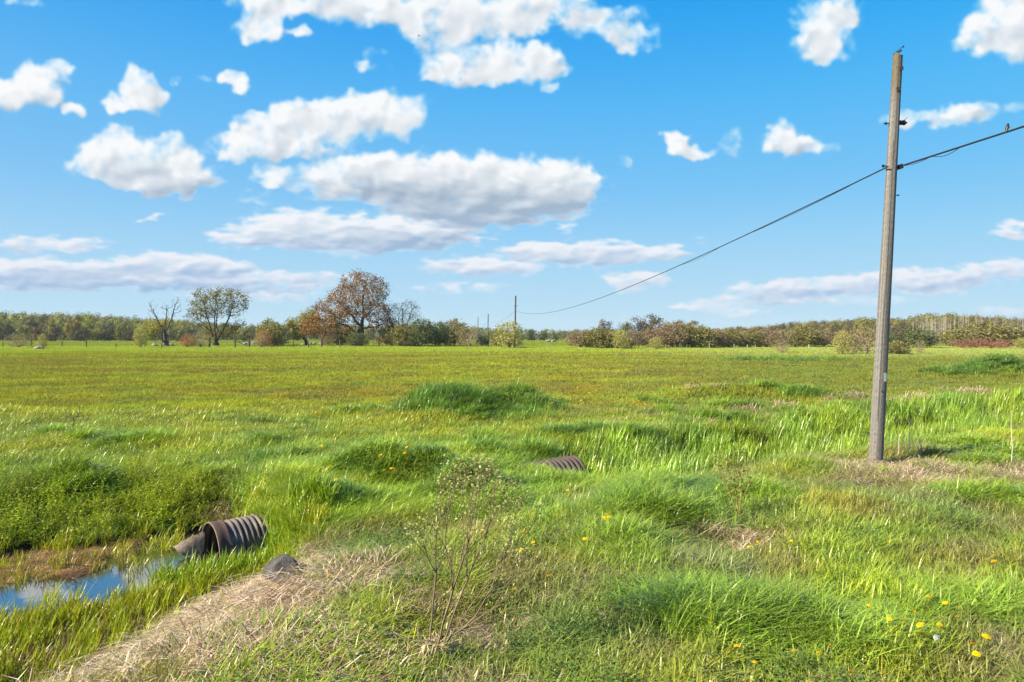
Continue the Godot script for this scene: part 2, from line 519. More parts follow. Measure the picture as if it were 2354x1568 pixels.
func build_ground() -> void:
	var xs := PackedFloat32Array()
	var zs := PackedFloat32Array()
	var N := 330
	for i in N + 1:
		var t := float(i) / N * 2.0 - 1.0
		xs.append(2.0 + sinh(t * 7.6) * 1.7)
	for i in N + 1:
		var t := float(i) / N
		zs.append(-10.0 + sinh(lerpf(2.4, -6.6, t)) * 3.6)
	var v := PackedVector3Array()
	var c := PackedColorArray()
	var nn := PackedVector3Array()
	var idx := PackedInt32Array()
	for j in N + 1:
		for i in N + 1:
			v.append(gxz(xs[i], zs[j]))
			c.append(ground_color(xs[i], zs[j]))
	for j in N + 1:
		for i in N + 1:
			var a := v[j * (N + 1) + maxi(i - 1, 0)]
			var b := v[j * (N + 1) + mini(i + 1, N)]
			var e := v[maxi(j - 1, 0) * (N + 1) + i]
			var f := v[mini(j + 1, N) * (N + 1) + i]
			var m := (b - a).cross(f - e).normalized()
			nn.append(m if m.y > 0.0 else -m)
	for j in N:
		for i in N:
			var a := j * (N + 1) + i
			var b := a + 1
			var e := a + N + 1
			var f := e + 1
			# z falls with j
			idx.append_array(PackedInt32Array([a, e, b, b, e, f]))
	var arr := []
	arr.resize(Mesh.ARRAY_MAX)
	arr[Mesh.ARRAY_VERTEX] = v
	arr[Mesh.ARRAY_NORMAL] = nn
	arr[Mesh.ARRAY_COLOR] = c
	arr[Mesh.ARRAY_INDEX] = idx
	var am := ArrayMesh.new()
	am.add_surface_from_arrays(Mesh.PRIMITIVE_TRIANGLES, arr)
	var mat := plain("earth and turf", Color(1, 1, 1), 0.95, true)
	mat.metallic_specular = 0.2
	textured(mat, noise_tex(3, 0.03, 5, 0.45, 1.0), Vector3(0.9, 0.9, 0.9), 4.0)
	var g := obj("ground", am, mat)
	tag(g, "gently rolling meadow, ditch and road bank", "ground", "", "structure")
	# water of the ditch
	var w := MB.new()
	var wp := PackedVector3Array()
	for q in [Vector2(-9.0, -3.4), Vector2(-4.0, -3.2), Vector2(0.6, -2.4), Vector2(2.2, -1.2), Vector2(2.2, 1.6), Vector2(0.8, 3.2), Vector2(-4.0, 4.6), Vector2(-9.0, 6.0)]:
		var k := along(q.x, q.y)
		wp.append(Vector3(k.x, -1.15, k.y))
	for i in range(1, wp.size() - 1):
		w.tri3(wp[0], wp[i], wp[i + 1], Vector3.UP, Vector3.UP, Vector3.UP, Color.WHITE, Color.WHITE, Color.WHITE)
	var wm := StandardMaterial3D.new()
	wm.resource_name = "still ditch water"
	wm.albedo_color = Color(0.60, 0.61, 0.63)
	wm.metallic = 0.96
	wm.metallic_specular = 0.9
	wm.roughness = 0.03
	wm.normal_enabled = true
	var f := FastNoiseLite.new()
	f.seed = 9; f.frequency = 0.02; f.fractal_octaves = 3
	var im := f.get_seamless_image(256, 256)
	im.bump_map_to_normal_map(1.0)
	wm.normal_texture = ImageTexture.create_from_image(im)
	wm.normal_scale = 0.05
	wm.uv1_triplanar = true
	wm.uv1_world_triplanar = true
	wm.uv1_scale = Vector3(0.6, 0.6, 0.6)
	tag(obj("water", w.mesh(), wm), "still ditch water mirroring the blue sky", "water", "", "structure")

# ------------------------------------------------------------------ grass
func blade(b: MB, r: RandomNumberGenerator, base: Vector3, h: float, wdt: float, bend: float, lean: Vector3, col: Color, tip: Color) -> void:
	var a := r.randf() * TAU
	var out := Vector3(cos(a), 0, sin(a))
	var side := Vector3(-out.z, 0, out.x).rotated(Vector3.UP, r.randf_range(-0.7, 0.7))
	var dr := out * bend + lean
	var p := []
	for t in [0.0, 0.4, 0.75, 1.0]:
		var up: float = h * (t - 0.32 * t * t * minf(1.0, dr.length()))
		p.append(base + Vector3(0, up, 0) + dr * (h * t * t))
	var w0 := side * wdt * 0.40
	var w1 := side * wdt * 0.5
	var w2 := side * wdt * 0.34
	var c1 := col.lerp(tip, 0.5)
	b.quad(p[0] - w0, p[0] + w0, p[1] + w1, p[1] - w1, col)
	b.quad(p[1] - w1, p[1] + w1, p[2] + w2, p[2] - w2, c1)
	b.tri(p[2] - w2, p[2] + w2, p[3], tip)

func tuft(seed_: int, count: int, radius: float, h0: float, h1: float, wdt: float, bend: float, lean: float, cols: Array, dry := 0.06, spread := 0.48) -> ArrayMesh:
	var r := RandomNumberGenerator.new()
	r.seed = seed_
	var b := MB.new()
	for i in count:
		var a := r.randf() * TAU
		var q := sqrt(r.randf()) * radius
		var h := r.randf_range(h0, h1)
		var c: Color = cols[r.randi() % cols.size()]
		var k := r.randf_range(1.0 - spread, 1.0 + spread)
		c = Color(c.r * k, c.g * k, c.b * k)
		if r.randf() < dry:
			c = Color(1.8, 1.15, 2.8) * r.randf_range(0.7, 1.1)
		var tip := Color(c.r * 1.32, c.g * 1.22, c.b * 1.0)
		blade(b, r, Vector3(cos(a) * q, -0.02, sin(a) * q), h, wdt * r.randf_range(0.6, 1.25), bend * r.randf_range(0.3, 1.3), Vector3(lean * r.randf_range(0.4, 1.3), 0, 0), c, tip)
	return b.mesh()

func straw_tuft(seed_: int, count: int, radius: float, cols: Array) -> ArrayMesh:
	var r := RandomNumberGenerator.new()
	r.seed = seed_
	var b := MB.new()
	var main := r.randf() * TAU
	for i in count:
		var a := r.randf() * TAU
		var q := sqrt(r.randf()) * radius
		var p := Vector3(cos(a) * q, r.randf_range(0.0, 0.05), sin(a) * q)
		var dir := main + r.randfn(0.0, 0.7)
		var d := Vector3(cos(dir), 0, sin(dir))
		var ln := r.randf_range(0.12, 0.46)
		var rise := r.randf_range(0.02, 0.22) * ln
		var side := Vector3(-d.z, 0, d.x) * r.randf_range(0.0018, 0.0042)
		var p1 := p + d * ln * 0.5 + Vector3(0, rise + 0.01, 0) + side * r.randf_range(-5, 5)
		var p2 := p + d * ln + Vector3(0, rise * r.randf_range(0.0, 1.2), 0) + side * r.randf_range(-16, 16)
		var c: Color = cols[r.randi() % cols.size()]
		var k := r.randf_range(0.75, 1.35)
		c = Color(c.r * k, c.g * k, c.b * k)
		b.quad(p - side, p + side, p1 + side, p1 - side, c)
		b.tri(p1 - side, p1 + side, p2, c)
	return b.mesh()

func weed_tuft(seed_: int, stems: int, radius: float, h0: float, h1: float, leaf: float, cols: Array) -> ArrayMesh:
	var r := RandomNumberGenerator.new()
	r.seed = seed_
	var b := MB.new()
	for i in stems:
		var a := r.randf() * TAU
		var q := sqrt(r.randf()) * radius
		var p := Vector3(cos(a) * q, 0, sin(a) * q)
		var h := r.randf_range(h0, h1)
		var top := p + Vector3(r.randf_range(-0.3, 0.4) * h, h, r.randf_range(-0.3, 0.3) * h)
		var c: Color = cols[r.randi() % cols.size()]
		b.tube(p, top, 0.0025, 0.0015, 3, c * 0.8, c)
		var k := r.randi_range(7, 11)
		for j in k:
			var t := (j + 1.0) / k
			var o := p.lerp(top, t)
			var an := j * 2.4 + r.randf()
			var d := Vector3(cos(an), r.randf_range(-0.1, 0.7), sin(an)).normalized()
			var s := d.cross(Vector3.UP).normalized()
			var ln := leaf * r.randf_range(0.6, 1.3) * (1.0 - 0.35 * t)
			var m := o + d * ln * 0.5 + Vector3(0, ln * 0.08, 0)
			var e := o + d * ln - Vector3(0, ln * 0.15, 0)
			var kk := r.randf_range(0.75, 1.25)
			var cc := Color(c.r * kk, c.g * kk, c.b * kk)
			b.tri(o, m - s * ln * 0.27, m, cc)
			b.tri(o, m, m + s * ln * 0.27, cc)
			b.tri(m - s * ln * 0.27, e, m, cc)
			b.tri(m, e, m + s * ln * 0.27, cc)
	return b.mesh()

func stuff(called: String, label: String, category: String) -> Node3D:
	var o := Node3D.new()
	o.name = numbered(called)
	add_child(o)
	tag(o, label, category, "", "stuff")
	return o

func put_copies(parent: Node3D, called: String, meshes: Array, mat: Material, where: Array, tint: Array) -> void:
	var lists := []
	for i in meshes.size(): lists.append([])
	for i in where.size():
		lists[(i * 7 + i / 5) % meshes.size()].append(i)
	for k in meshes.size():
		if lists[k].is_empty():
			continue
		var mm := MultiMesh.new()
		mm.transform_format = MultiMesh.TRANSFORM_3D
		mm.use_colors = true
		mm.mesh = meshes[k]
		mm.instance_count = lists[k].size()
		for j in lists[k].size():
			mm.set_instance_transform(j, where[lists[k][j]])
			mm.set_instance_color(j, tint[lists[k][j]])
		var o := MultiMeshInstance3D.new()
		o.name = called
		o.multimesh = mm
		o.material_override = mat
		parent.add_child(o, true)
		o.set_meta("kind", "stuff")

func placed(r: RandomNumberGenerator, p: Vector3, sc: float, sy: float, lean := 0.0) -> Transform3D:
	var b := Basis(Vector3.UP, r.randf() * TAU).scaled(Vector3(sc, sc * sy, sc))
	if lean != 0.0:
		b = Basis(Vector3(1, 0, 0), Vector3(lean, 1, lean * 0.15), Vector3(0, 0, 1)) * b
	return Transform3D(b, p)

func cut_far(where: Array, tint: Array) -> Array:
	# the tufts more than 12.5 m off are of the coarser kind
	var a := []
	var b := []
	var near_w := []
	var near_t := []
	for i in where.size():
		if where[i].origin.z < -12.5:
			a.append(where[i]); b.append(tint[i])
		else:
			near_w.append(where[i]); near_t.append(tint[i])
	where.assign(near_w)
	tint.assign(near_t)
	return [a, b]

func hue(c: Color, k: float) -> Color:
	# towards yellow with k > 0, towards blue-green with k < 0
	return Color(c.r * (1.12 + 0.20 * k), c.g * (0.99 + 0.05 * k), c.b * (1.12 - 0.35 * k))

func shade(c: Color, k: float) -> Color:
	return Color(c.r * k, c.g * k, c.b * k)

func pipe_clear(x: float, z: float) -> bool:
	var q := Vector2(x, z) - P0 - Vector2(0.26, 0.0)
	var a := Vector2(cos(deg_to_rad(41.0)), -sin(deg_to_rad(41.0)))
	var s := q.dot(a)
	var w := q.dot(Vector2(-a.y, a.x))
	return s < 0.80 and s > -0.8 and absf(w) < 0.52

func in_water(p: Vector2) -> bool:
	return p.x < 1.5 and p.y > -1.0 and p.y < 1.6

var tufts_dark := []      # centre, radius, height factor: tussocks of taller blue-green grass

func build_grass() -> void:
	var r := RandomNumberGenerator.new()
	r.seed = 77
	var one := Color(1, 1, 1)
	var gm := leafy("grass blade", Color(0.62, 0.62, 0.15), 0.36, 0.5)
	# relative colours within a tuft; the copy's own colour gives the kind of grass
	var rel := [Color(1.2, 1.0, 1.5), Color(1.0, 0.95, 1.4), Color(1.50, 1.18, 1.4), Color(0.72, 0.72, 1.1), Color(1.40, 1.18, 2.2)]
	var fine := []
	for i in 5: fine.append(tuft(100 + i, 34, 0.14, 0.08, 0.27, 0.0090, 0.85, 0.06, rel, 0.10))
	var midg := []
	for i in 4: midg.append(tuft(110 + i, 44, 0.20, 0.10, 0.28, 0.0125, 0.8, 0.06, rel, 0.06))
	var tallmid := []
	for i in 4: tallmid.append(tuft(170 + i, 44, 0.22, 0.20, 0.46, 0.0150, 0.9, 0.14, rel, 0.05))
	var meadow := []
	for i in 4: meadow.append(tuft(120 + i, 56, 0.26, 0.10, 0.24, 0.018, 0.6, 0.08, rel, 0.025, 0.28))
	var wide := []
	for i in 3: wide.append(tuft(140 + i, 80, 0.55, 0.10, 0.22, 0.034, 0.6, 0.06, rel, 0.02, 0.22))
	var tall := []
	for i in 5: tall.append(tuft(160 + i, 40, 0.16, 0.18, 0.46, 0.0105, 0.95, 0.16, rel, 0.05))
	var reed := []
	for i in 4: reed.append(tuft(180 + i, 20, 0.17, 0.36, 0.68, 0.022, 0.48, 0.05, rel, 0.02))
	var straw := []
	var sc := [Color(0.47, 0.37, 0.25), Color(0.55, 0.45, 0.32), Color(0.34, 0.24, 0.15), Color(0.62, 0.53, 0.41), Color(0.17, 0.115, 0.07)]
	for i in 5: straw.append(straw_tuft(200 + i, 85, 0.24, sc))
	var weed := []
	for i in 4: weed.append(weed_tuft(220 + i, 8, 0.15, 0.14, 0.36, 0.05, rel))

	var A := []; var AC := []      # fine verge grass
	var B := []; var BC := []      # meadow
	var D := []; var DC := []      # wide, far meadow
	var T := []; var TC := []      # tall lush
	var R := []; var RC := []      # reeds
	var S := []; var SC := []      # straw
	var K := []; var KC := []      # leafy weeds
	var lush := Color(0.216, 0.376, 0.029)
	var verge := Color(0.200, 0.296, 0.032)
	var blue := Color(0.110, 0.235, 0.045)
	var d := 3.4
	while d < 112.0:
		var sp := 0.105
		if d > 7.0: sp = lerpf(0.105, 0.16, smoothstep(7.0, 14.0, d))
		if d > 14.0: sp = lerpf(0.16, 0.26, smoothstep(14.0, 30.0, d))
		if d > 30.0: sp = lerpf(0.26, 0.52, smoothstep(30.0, 70.0, d))
		var half := d * 0.86 + 1.6
		var x := -half
		while x < half:
			var px := x + r.randf_range(-0.5, 0.5) * sp
			var pz := -d + r.randf_range(-0.5, 0.5) * sp
			x += sp
			var p := sw(px, pz)
			if in_water(p):
				continue
			var y := height(px, pz)
			if y < -1.12 and p.x < 7.0:
				continue
			var at := Vector3(px, y, pz)
			var n := n_mid.get_noise_2d(px * 1.6, pz * 1.6)
			var n2 := n_fine.get_noise_2d(px, pz)
			var st := straw_at(px, pz) if d < 50.0 else 0.0
			var var_k := 1.17 + 0.36 * n2 + 0.22 * n + r.randf_range(-0.10, 0.10)
			var clump := n_mid.get_noise_2d(px * 4.6 + 11.0, pz * 4.6) + r.randf_range(-0.06, 0.06)
			var hv := clampf(n_mid.get_noise_2d(px * 1.7 + 90.0, pz * 1.7) * 1.8, -1.0, 1.0)
			var dt := 0.0
			var th := 1.0
			var tk := 0.9
			for q in tufts_dark:
				var e: float = Vector2((px - q[0]) / q[2], (pz - q[1]) / q[3]).length()
				if e < 1.25:
					var f := 1.0 - smoothstep(0.7, 1.25, e + 0.2 * n2)
					if f > dt:
						dt = f
						th = q[4]
						tk = q[5] if q.size() > 5 else 0.9
			# dark tussocks anywhere
			if dt > 0.35 and r.randf() < dt * 1.2 and not in_water(p):
				T.append(placed(r, at, 1.0 + d * 0.008, th * r.randf_range(0.55, 1.0) * (0.9 + 1.3 * clump), 0.20)); TC.append(shade(hue(lush, 0.0).lerp(blue, clampf(dt * tk * 0.75 - 0.2 * hv, 0.0, 1.0)), var_k * 0.97))
				continue
			if p.y < (-1.5 if p.x < 7.3 else -2.2 - smoothstep(14.0, 22.0, p.x)) - 0.3 * n and not (p.x > 0.5 and p.x < 8.5 and p.y > -2.6):
				# the meadow side
				var edge := 1.0 - smoothstep(2.4, 9.0, -p.y + 2.5 * n)       # lusher near the ditch
				var c := field_color(px, pz)
				var left := 1.0 - smoothstep(-4.0, 3.0, p.x)
				if d < 34.0 and r.randf() < edge * 0.8 and st < 0.3:
					if left > 0.3 and r.randf() < left * (1.0 - smoothstep(3.5, 6.5, -p.y)) * 0.75:
						K.append(placed(r, at, r.randf_range(0.9, 1.5), r.randf_range(0.8, 1.2))); KC.append(shade(Color(0.300, 0.400, 0.022), var_k))
					else:
						T.append(placed(r, at, 1.0, r.randf_range(0.5, 0.85) * (1.0 + 0.4 * n), 0.18)); TC.append(shade(hue(lush.lerp(c, 0.35), hv), var_k + 0.05))
				elif d < 26.0 and clump > 0.16 and st < 0.4:
					T.append(placed(r, at, 1.0, r.randf_range(0.35, 0.60) * (0.8 + 1.2 * clump), 0.16)); TC.append(shade(hue(c, hv), var_k + 0.08))
				elif d < 26.0:
					if st > 0.25 and r.randf() < st:
						S.append(placed(r, at, 1.2, 1.6)); SC.append(one)
					A.append(placed(r, at, 1.25, r.randf_range(0.8, 1.2) * (1.0 + 0.5 * n) * (1.0 - 0.4 * st), 0.12)); AC.append(shade(hue(c, hv), var_k))
				elif d < 52.0:
					if st > 0.3 and r.randf() < st:
						S.append(placed(r, at, 1.7, 1.8)); SC.append(one)
					B.append(placed(r, at, 1.0, r.randf_range(0.75, 1.2) * (1.0 + 0.5 * n), 0.1)); BC.append(shade(hue(c, hv * 0.7), (0.45 + 0.55 * var_k) * 1.24))
				else:
					if r.randf() < 0.85:
						D.append(placed(r, at, r.randf_range(0.7, 1.0), r.randf_range(0.7, 1.25) * (1.0 + 0.5 * n), 0.1)); DC.append(shade(hue(c, hv * 0.5), (0.45 + 0.55 * var_k) * 1.24))
				continue
			# ditch with reeds on the right
			var reach := smoothstep(14.0, 22.0, p.x)
			if p.x > 7.3 and p.y > -2.2 - 1.0 * reach and p.y < 2.0 + 0.5 * n + 1.0 * reach:
				if r.randf() < clampf(0.62 + 1.8 * n, 0.12, 1.0) * clampf((sp / 0.17) * (sp / 0.17), 0.5, 1.0):
					R.append(placed(r, at, r.randf_range(0.9, 1.2), r.randf_range(0.85, 1.35), 0.14)); RC.append(shade(hue(Color(0.175, 0.315, 0.030), hv), (var_k + 0.12) * (0.9 + 0.6 * clump)))
				continue
			# the entrance over the culvert and ditch banks near it
			if p.x < 8.6 and p.y < 2.5 and p.x > 0.9:
				if p.x > 6.25 and p.y > -0.7 and p.y < 1.3 and p.x < 7.8:
					continue
				if pipe_clear(px, pz):
					continue
				T.append(placed(r, at, 1.0, r.randf_range(0.5, 0.95) * (1.0 + 0.5 * n), 0.24)); TC.append(shade(hue(lush.lerp(Color(0.264, 0.360, 0.022), clampf(n * 2.0, 0.0, 1.0)), hv), var_k + 0.05))
				continue
			if pipe_clear(px, pz):
				continue
			if p.x <= 0.9 and p.y < 0.0:
				if y > -0.75 and r.randf() < 0.7:
					T.append(placed(r, at, 1.0, r.randf_range(0.5, 0.9), 0.2)); TC.append(shade(hue(lush, hv), var_k))
				elif y > -1.13:
					if r.randf() < 0.45:
						S.append(placed(r, at, 0.9, 1.6)); SC.append(shade(one, r.randf_range(0.3, 0.9)))
					if r.randf() < 0.75:
						R.append(placed(r, at, r.randf_range(0.35, 0.65), r.randf_range(0.7, 1.3), 0.1)); RC.append(shade(hue(Color(0.275, 0.340, 0.020), r.randf_range(-0.2, 1.0)), r.randf_range(0.6, 1.1)))
				continue
			# road side
			if p.x < 1.6 and p.y < mud_edge(p.x) + 0.15 + 0.4 * n:
				# muddy margin: single young shoots
				if r.randf() < 0.20 + 0.25 * maxf(0.0, n * 3.0):
					R.append(placed(r, at, r.randf_range(0.4, 0.7), r.randf_range(0.8, 1.5), 0.25)); RC.append(shade(Color(0.26, 0.33, 0.02), var_k))
				elif r.randf() < 0.6:
					S.append(placed(r, at, r.randf_range(0.6, 1.0), r.randf_range(0.5, 1.4))); SC.append(shade(Color(0.62, 0.48, 0.36), r.randf_range(0.5, 1.2)))
				continue
			if r.randf() < st:
				S.append(placed(r, at, r.randf_range(0.75, 1.15), r.randf_range(0.8, 1.5))); SC.append(shade(one, r.randf_range(0.8, 1.08)))
				if clump > 0.14 and r.randf() < 0.5:
					T.append(placed(r, at, 0.8, r.randf_range(0.4, 0.8), 0.12)); TC.append(shade(hue(lush, hv), var_k))
				elif r.randf() < 0.30 + 0.3 * (1.0 - st):
					A.append(placed(r, at, 0.85, r.randf_range(0.7, 1.2), 0.1)); AC.append(shade(Color(0.248, 0.328, 0.040), var_k))
				continue
			var mix := clampf(0.5 + 1.6 * n, 0.0, 1.0)
			var cc := verge.lerp(lush, mix).lerp(Color(0.248, 0.280, 0.072), clampf(-1.6 * n2, 0.0, 0.7))
			if p.y > 3.6:
				cc = cc.lerp(Color(0.240, 0.296, 0.064), smoothstep(3.6, 6.0, p.y) * smoothstep(8.0, 11.0, -pz) * 0.7)
			cc = hue(cc, hv)
			cc = Color(cc.r * 0.98, cc.g * 0.95, cc.b * 1.10)
			if clump > 0.13 and r.randf() < 0.75:
				T.append(placed(r, at, 0.95, r.randf_range(0.40, 0.70) * (0.8 + 1.1 * clump), 0.15)); TC.append(shade(cc, var_k + 0.1))
			elif n2 > 0.20 and d < 13.0 and r.randf() < 0.45:
				K.append(placed(r, at, r.randf_range(0.7, 1.2), r.randf_range(0.45, 0.8))); KC.append(shade(Color(0.150, 0.235, 0.040), var_k))
			else:
				A.append(placed(r, at, 1.0, r.randf_range(0.75, 1.25) * (1.0 + 0.6 * n) * (1.0 - 0.45 * smoothstep(9.5, 12.5, d) * smoothstep(3.5, 5.0, p.y)), 0.12)); AC.append(shade(cc, var_k))
				if r.randf() < 0.05 + 0.30 * smoothstep(0.15, 0.5, -clump):
					S.append(placed(r, at, 0.75, 1.2)); SC.append(shade(one, r.randf_range(0.6, 1.0)))
		d += sp * 0.95
	# pasture beyond the fence
	d = 112.0
	while d < 255.0:
		var sp := d * 0.0085
		var x := -d * 0.83
		while x < d * 0.83:
			var px := x + r.randf_range(-0.5, 0.5) * sp
			var pz := -d + r.randf_range(-0.5, 0.5) * sp
			x += sp
			D.append(placed(r, gxz(px, pz), 1.5, 0.5)); DC.append(shade(hue(field_color(px, pz), 0.0), 1.0 + 0.3 * n_low.get_noise_2d(px * 3.0, pz * 3.0)))
		d += sp * 1.4
	# rushes along the pond's edge and scattered in it
	for i in 1000:
		var s := r.randf_range(-7.5, 1.5)
		var w := 2.12 + r.randfn(0.0, 0.20) - 0.3 * smoothstep(-1.0, 1.0, s)
		if i > 560 and i < 640:
			continue
		if i > 640:
			w = r.randf_range(-1.9, -0.8)
			s = r.randf_range(-7.0, 0.0)
		if i > 760:
			w = r.randf_range(-1.0, 1.2)
			s = r.randf_range(-6.0, -0.2)
			if n_mid.get_noise_2d(s * 8.0, w * 8.0) < 0.38:
				continue
		var k := along(s, w)
		var y := maxf(height(k.x, k.y), -1.25)
		R.append(placed(r, Vector3(k.x, y, k.y), r.randf_range(0.45, 0.68), r.randf_range(0.7, 1.15), 0.05)); RC.append(shade(hue(Color(0.275, 0.360, 0.016), r.randf_range(-0.3, 1.0)), r.randf_range(0.75, 1.25)))
	for i in 150:
		# sparse yellowing shoots in the floating mat
		var k := along(r.randf_range(-6.0, -0.9), r.randf_range(-1.2, -0.15))
		R.append(placed(r, Vector3(k.x, -1.2, k.y), r.randf_range(0.3, 0.5), r.randf_range(0.6, 1.2), 0.1)); RC.append(shade(Color(0.34, 0.32, 0.05), r.randf_range(0.5, 1.1)))
	for i in 170:
		# a dense clump in front of the culvert
		var k := along(r.randf_range(-0.6, 1.7), 1.35 + r.randfn(0.0, 0.22))
		R.append(placed(r, Vector3(k.x, maxf(height(k.x, k.y), -1.25), k.y), r.randf_range(0.65, 0.95), r.randf_range(0.8, 1.15), 0.05)); RC.append(shade(Color(0.232, 0.360, 0.016), r.randf_range(0.8, 1.15)))
	for i in 190:
		# long grass hanging over the buried part of the pipe
		var s := r.randf_range(0.80, 1.75)
		var w := r.randf_range(-0.75, 0.85)
		var a := Vector2(cos(deg_to_rad(41.0)), -sin(deg_to_rad(41.0)))
		var k := P0 + Vector2(0.26, 0.0) + a * s + Vector2(-a.y, a.x) * w
		var y := height(k.x, k.y)
		if absf(w) < 0.42: y = maxf(y, -0.62)
		T.append(placed(r, Vector3(k.x, y, k.y), 0.9, r.randf_range(0.7, 1.15), 0.15)); TC.append(shade(hue(lush, r.randf_range(0.0, 1.0)), r.randf_range(0.95, 1.3)))
	print("tufts ", A.size(), " ", B.size(), " ", D.size(), " ", T.size(), " ", R.size(), " ", S.size(), " ", K.size())
	var far_a := cut_far(A, AC)
	var far_t := cut_far(T, TC)
	var vg := stuff("verge_grass", "short mixed green grass of the road bank and ditch edge", "grass")
	put_copies(vg, "grass_tufts", fine, gm, A, AC)
	put_copies(vg, "grass_tufts", midg, gm, far_a[0], far_a[1])
	var fm := leafy("far grass blade", Color(0.62, 0.62, 0.15), 0.75, 0.2)
	put_copies(stuff("meadow_grass", "olive and green meadow grass of the middle field", "grass"), "grass_tufts", meadow, fm, B, BC)
	put_copies(stuff("pasture_grass", "yellow-green grass of the far field and pasture", "grass"), "grass_tufts", wide, fm, D, DC)
	var tg := stuff("tall_grass", "long wind-bent lush grass on mounds, hump and ditch banks", "grass")
	put_copies(tg, "grass_tufts", tall, gm, T, TC)
	put_copies(tg, "grass_tufts", tallmid, gm, far_t[0], far_t[1])
	put_copies(stuff("rushes", "broad-bladed rushes standing in the ditch and at the pool", "rushes"), "rush_clumps", reed, gm, R, RC)
	var sm := leafy("dead straw", Color(0.3, 0.26, 0.18), 0.75, 0.3)
	put_copies(stuff("dead_straw", "flattened pale dead straw on the bank and round the pole", "dead grass"), "straw_mats", straw, sm, S, SC)
	put_copies(stuff("leafy_weeds", "low leafy green weeds on the far bank of the pool", "weeds"), "weed_tufts", weed, leafy("weed leaf", Color(0.75, 0.75, 0.2), 0.5, 0.4), K, KC)

# ------------------------------------------------------------------ trees
func skeleton(r: RandomNumberGenerator, chains: Array, tips: PackedVector3Array, bf: float, step: float, wobble: float) -> Array:
	var pos := PackedVector3Array()
	var par := PackedInt32Array()
	var ln := PackedFloat32Array()
	for ch in chains:
		var prev := -1
		var start := 0
		if pos.size() > 0:
			# begin at the nearest node already there
			var bd := 1e9
			for i in pos.size():
				var q := pos[i].distance_to(ch[0])
				if q < bd:
					bd = q
					prev = i
			start = 1 if bd < 0.02 else 0
		for i in range(start, ch.size()):
			var to: Vector3 = ch[i]
			if prev < 0:
				pos.append(to); par.append(-1); ln.append(0.0)
				prev = pos.size() - 1
				continue
			var fr := pos[prev]
			var dd := fr.distance_to(to)
			var k := maxi(1, int(round(dd / step)))
			for j in k:
				var t := float(j + 1) / k
				var q := fr.lerp(to, t)
				if j < k - 1:
					q += Vector3(r.randf_range(-1, 1), r.randf_range(-1, 1), r.randf_range(-1, 1)) * wobble * step * 0.5
				pos.append(q); par.append(prev); ln.append(ln[prev] + pos[prev].distance_to(q))
				prev = pos.size() - 1
	var order := []
	for t in tips: order.append(t)
	var root := pos[pos.size() - 1] if chains.size() == 1 else pos[0]
	order.sort_custom(func(a, b): return a.distance_squared_to(root) < b.distance_squared_to(root))
	var first := mini(2, pos.size() - 1)
	for tip in order:
		var best := first
		var bc := 1e9
		for i in range(first, pos.size()):
			var cost: float = pos[i].distance_to(tip) + bf * ln[i]
			if cost < bc:
				bc = cost
				best = i
		var a := pos[best]
		var dist: float = a.distance_to(tip)
		var k := maxi(1, int(ceil(dist / step)))
		var out := Vector3.ZERO
		if par[best] >= 0:
			out = (a - pos[par[best]]).normalized()
		var prev := best
		for j in k:
			var t := float(j + 1) / k
			var q: Vector3 = a.lerp(tip, t) + out * dist * 0.22 * sin(t * PI) * (1.0 - t)
			if j < k - 1:
				q += Vector3(r.randf_range(-1, 1), r.randf_range(-1, 1), r.randf_range(-1, 1)) * wobble * step
			pos.append(q); par.append(prev); ln.append(ln[prev] + pos[prev].distance_to(q))
			prev = pos.size() - 1
	return [pos, par]

func branch_radii(par: PackedInt32Array, tip_r: float, power: float) -> PackedFloat32Array:
	var acc := PackedFloat32Array()
	acc.resize(par.size())
	for i in range(par.size() - 1, -1, -1):
		if acc[i] <= 0.0: acc[i] = pow(tip_r, power)
		if par[i] >= 0: acc[par[i]] += acc[i]
	for i in acc.size(): acc[i] = pow(acc[i], 1.0 / power)
	return acc

func wood_mesh(sk: Array, rad: PackedFloat32Array, col: Color, r: RandomNumberGenerator, cap := 1e9) -> ArrayMesh:
	var b := MB.new()
	var pos: PackedVector3Array = sk[0]
	var par: PackedInt32Array = sk[1]
	for i in pos.size():
		if par[i] < 0: continue
		var ra := minf(minf(rad[par[i]], rad[i] * 1.6), cap)
		var k := r.randf_range(0.8, 1.2)
		b.tube(pos[par[i]], pos[i], ra, minf(rad[i], cap), 7 if rad[i] > 0.08 else (4 if rad[i] > 0.02 else 3), shade(col, k), shade(col, k))
	return b.mesh()

func leaf_mesh(sk: Array, rad: PackedFloat32Array, r: RandomNumberGenerator, per: int, size: float, spread: float, thin: float, cols: Array, keep: Callable) -> ArrayMesh:
	var b := MB.new()
	var pos: PackedVector3Array = sk[0]
	for i in pos.size():
		if rad[i] > thin or not keep.call(pos[i]): continue
		for j in per:
			var o := pos[i] + Vector3(r.randfn(0, 1), r.randfn(0, 0.8), r.randfn(0, 1)) * spread
			var d := Vector3(r.randf_range(-1, 1), r.randf_range(-0.8, 0.5), r.randf_range(-1, 1)).normalized()
			var s := d.cross(Vector3(r.randf_range(-1, 1), r.randf_range(-1, 1), r.randf_range(-1, 1))).normalized()
			var l := size * r.randf_range(0.6, 1.3)
			var c: Color = cols[r.randi() % cols.size()]
			c = shade(c, r.randf_range(0.75, 1.2))
			var m := o + d * l * 0.5
			b.tri(o, m - s * l * 0.3, o + d * l, c)
			b.tri(o, o + d * l, m + s * l * 0.3, c)
	if b.v.is_empty():
		b.tri(Vector3.ZERO, Vector3(0, 0.01, 0), Vector3(0.01, 0, 0), cols[0])
	return b.mesh()

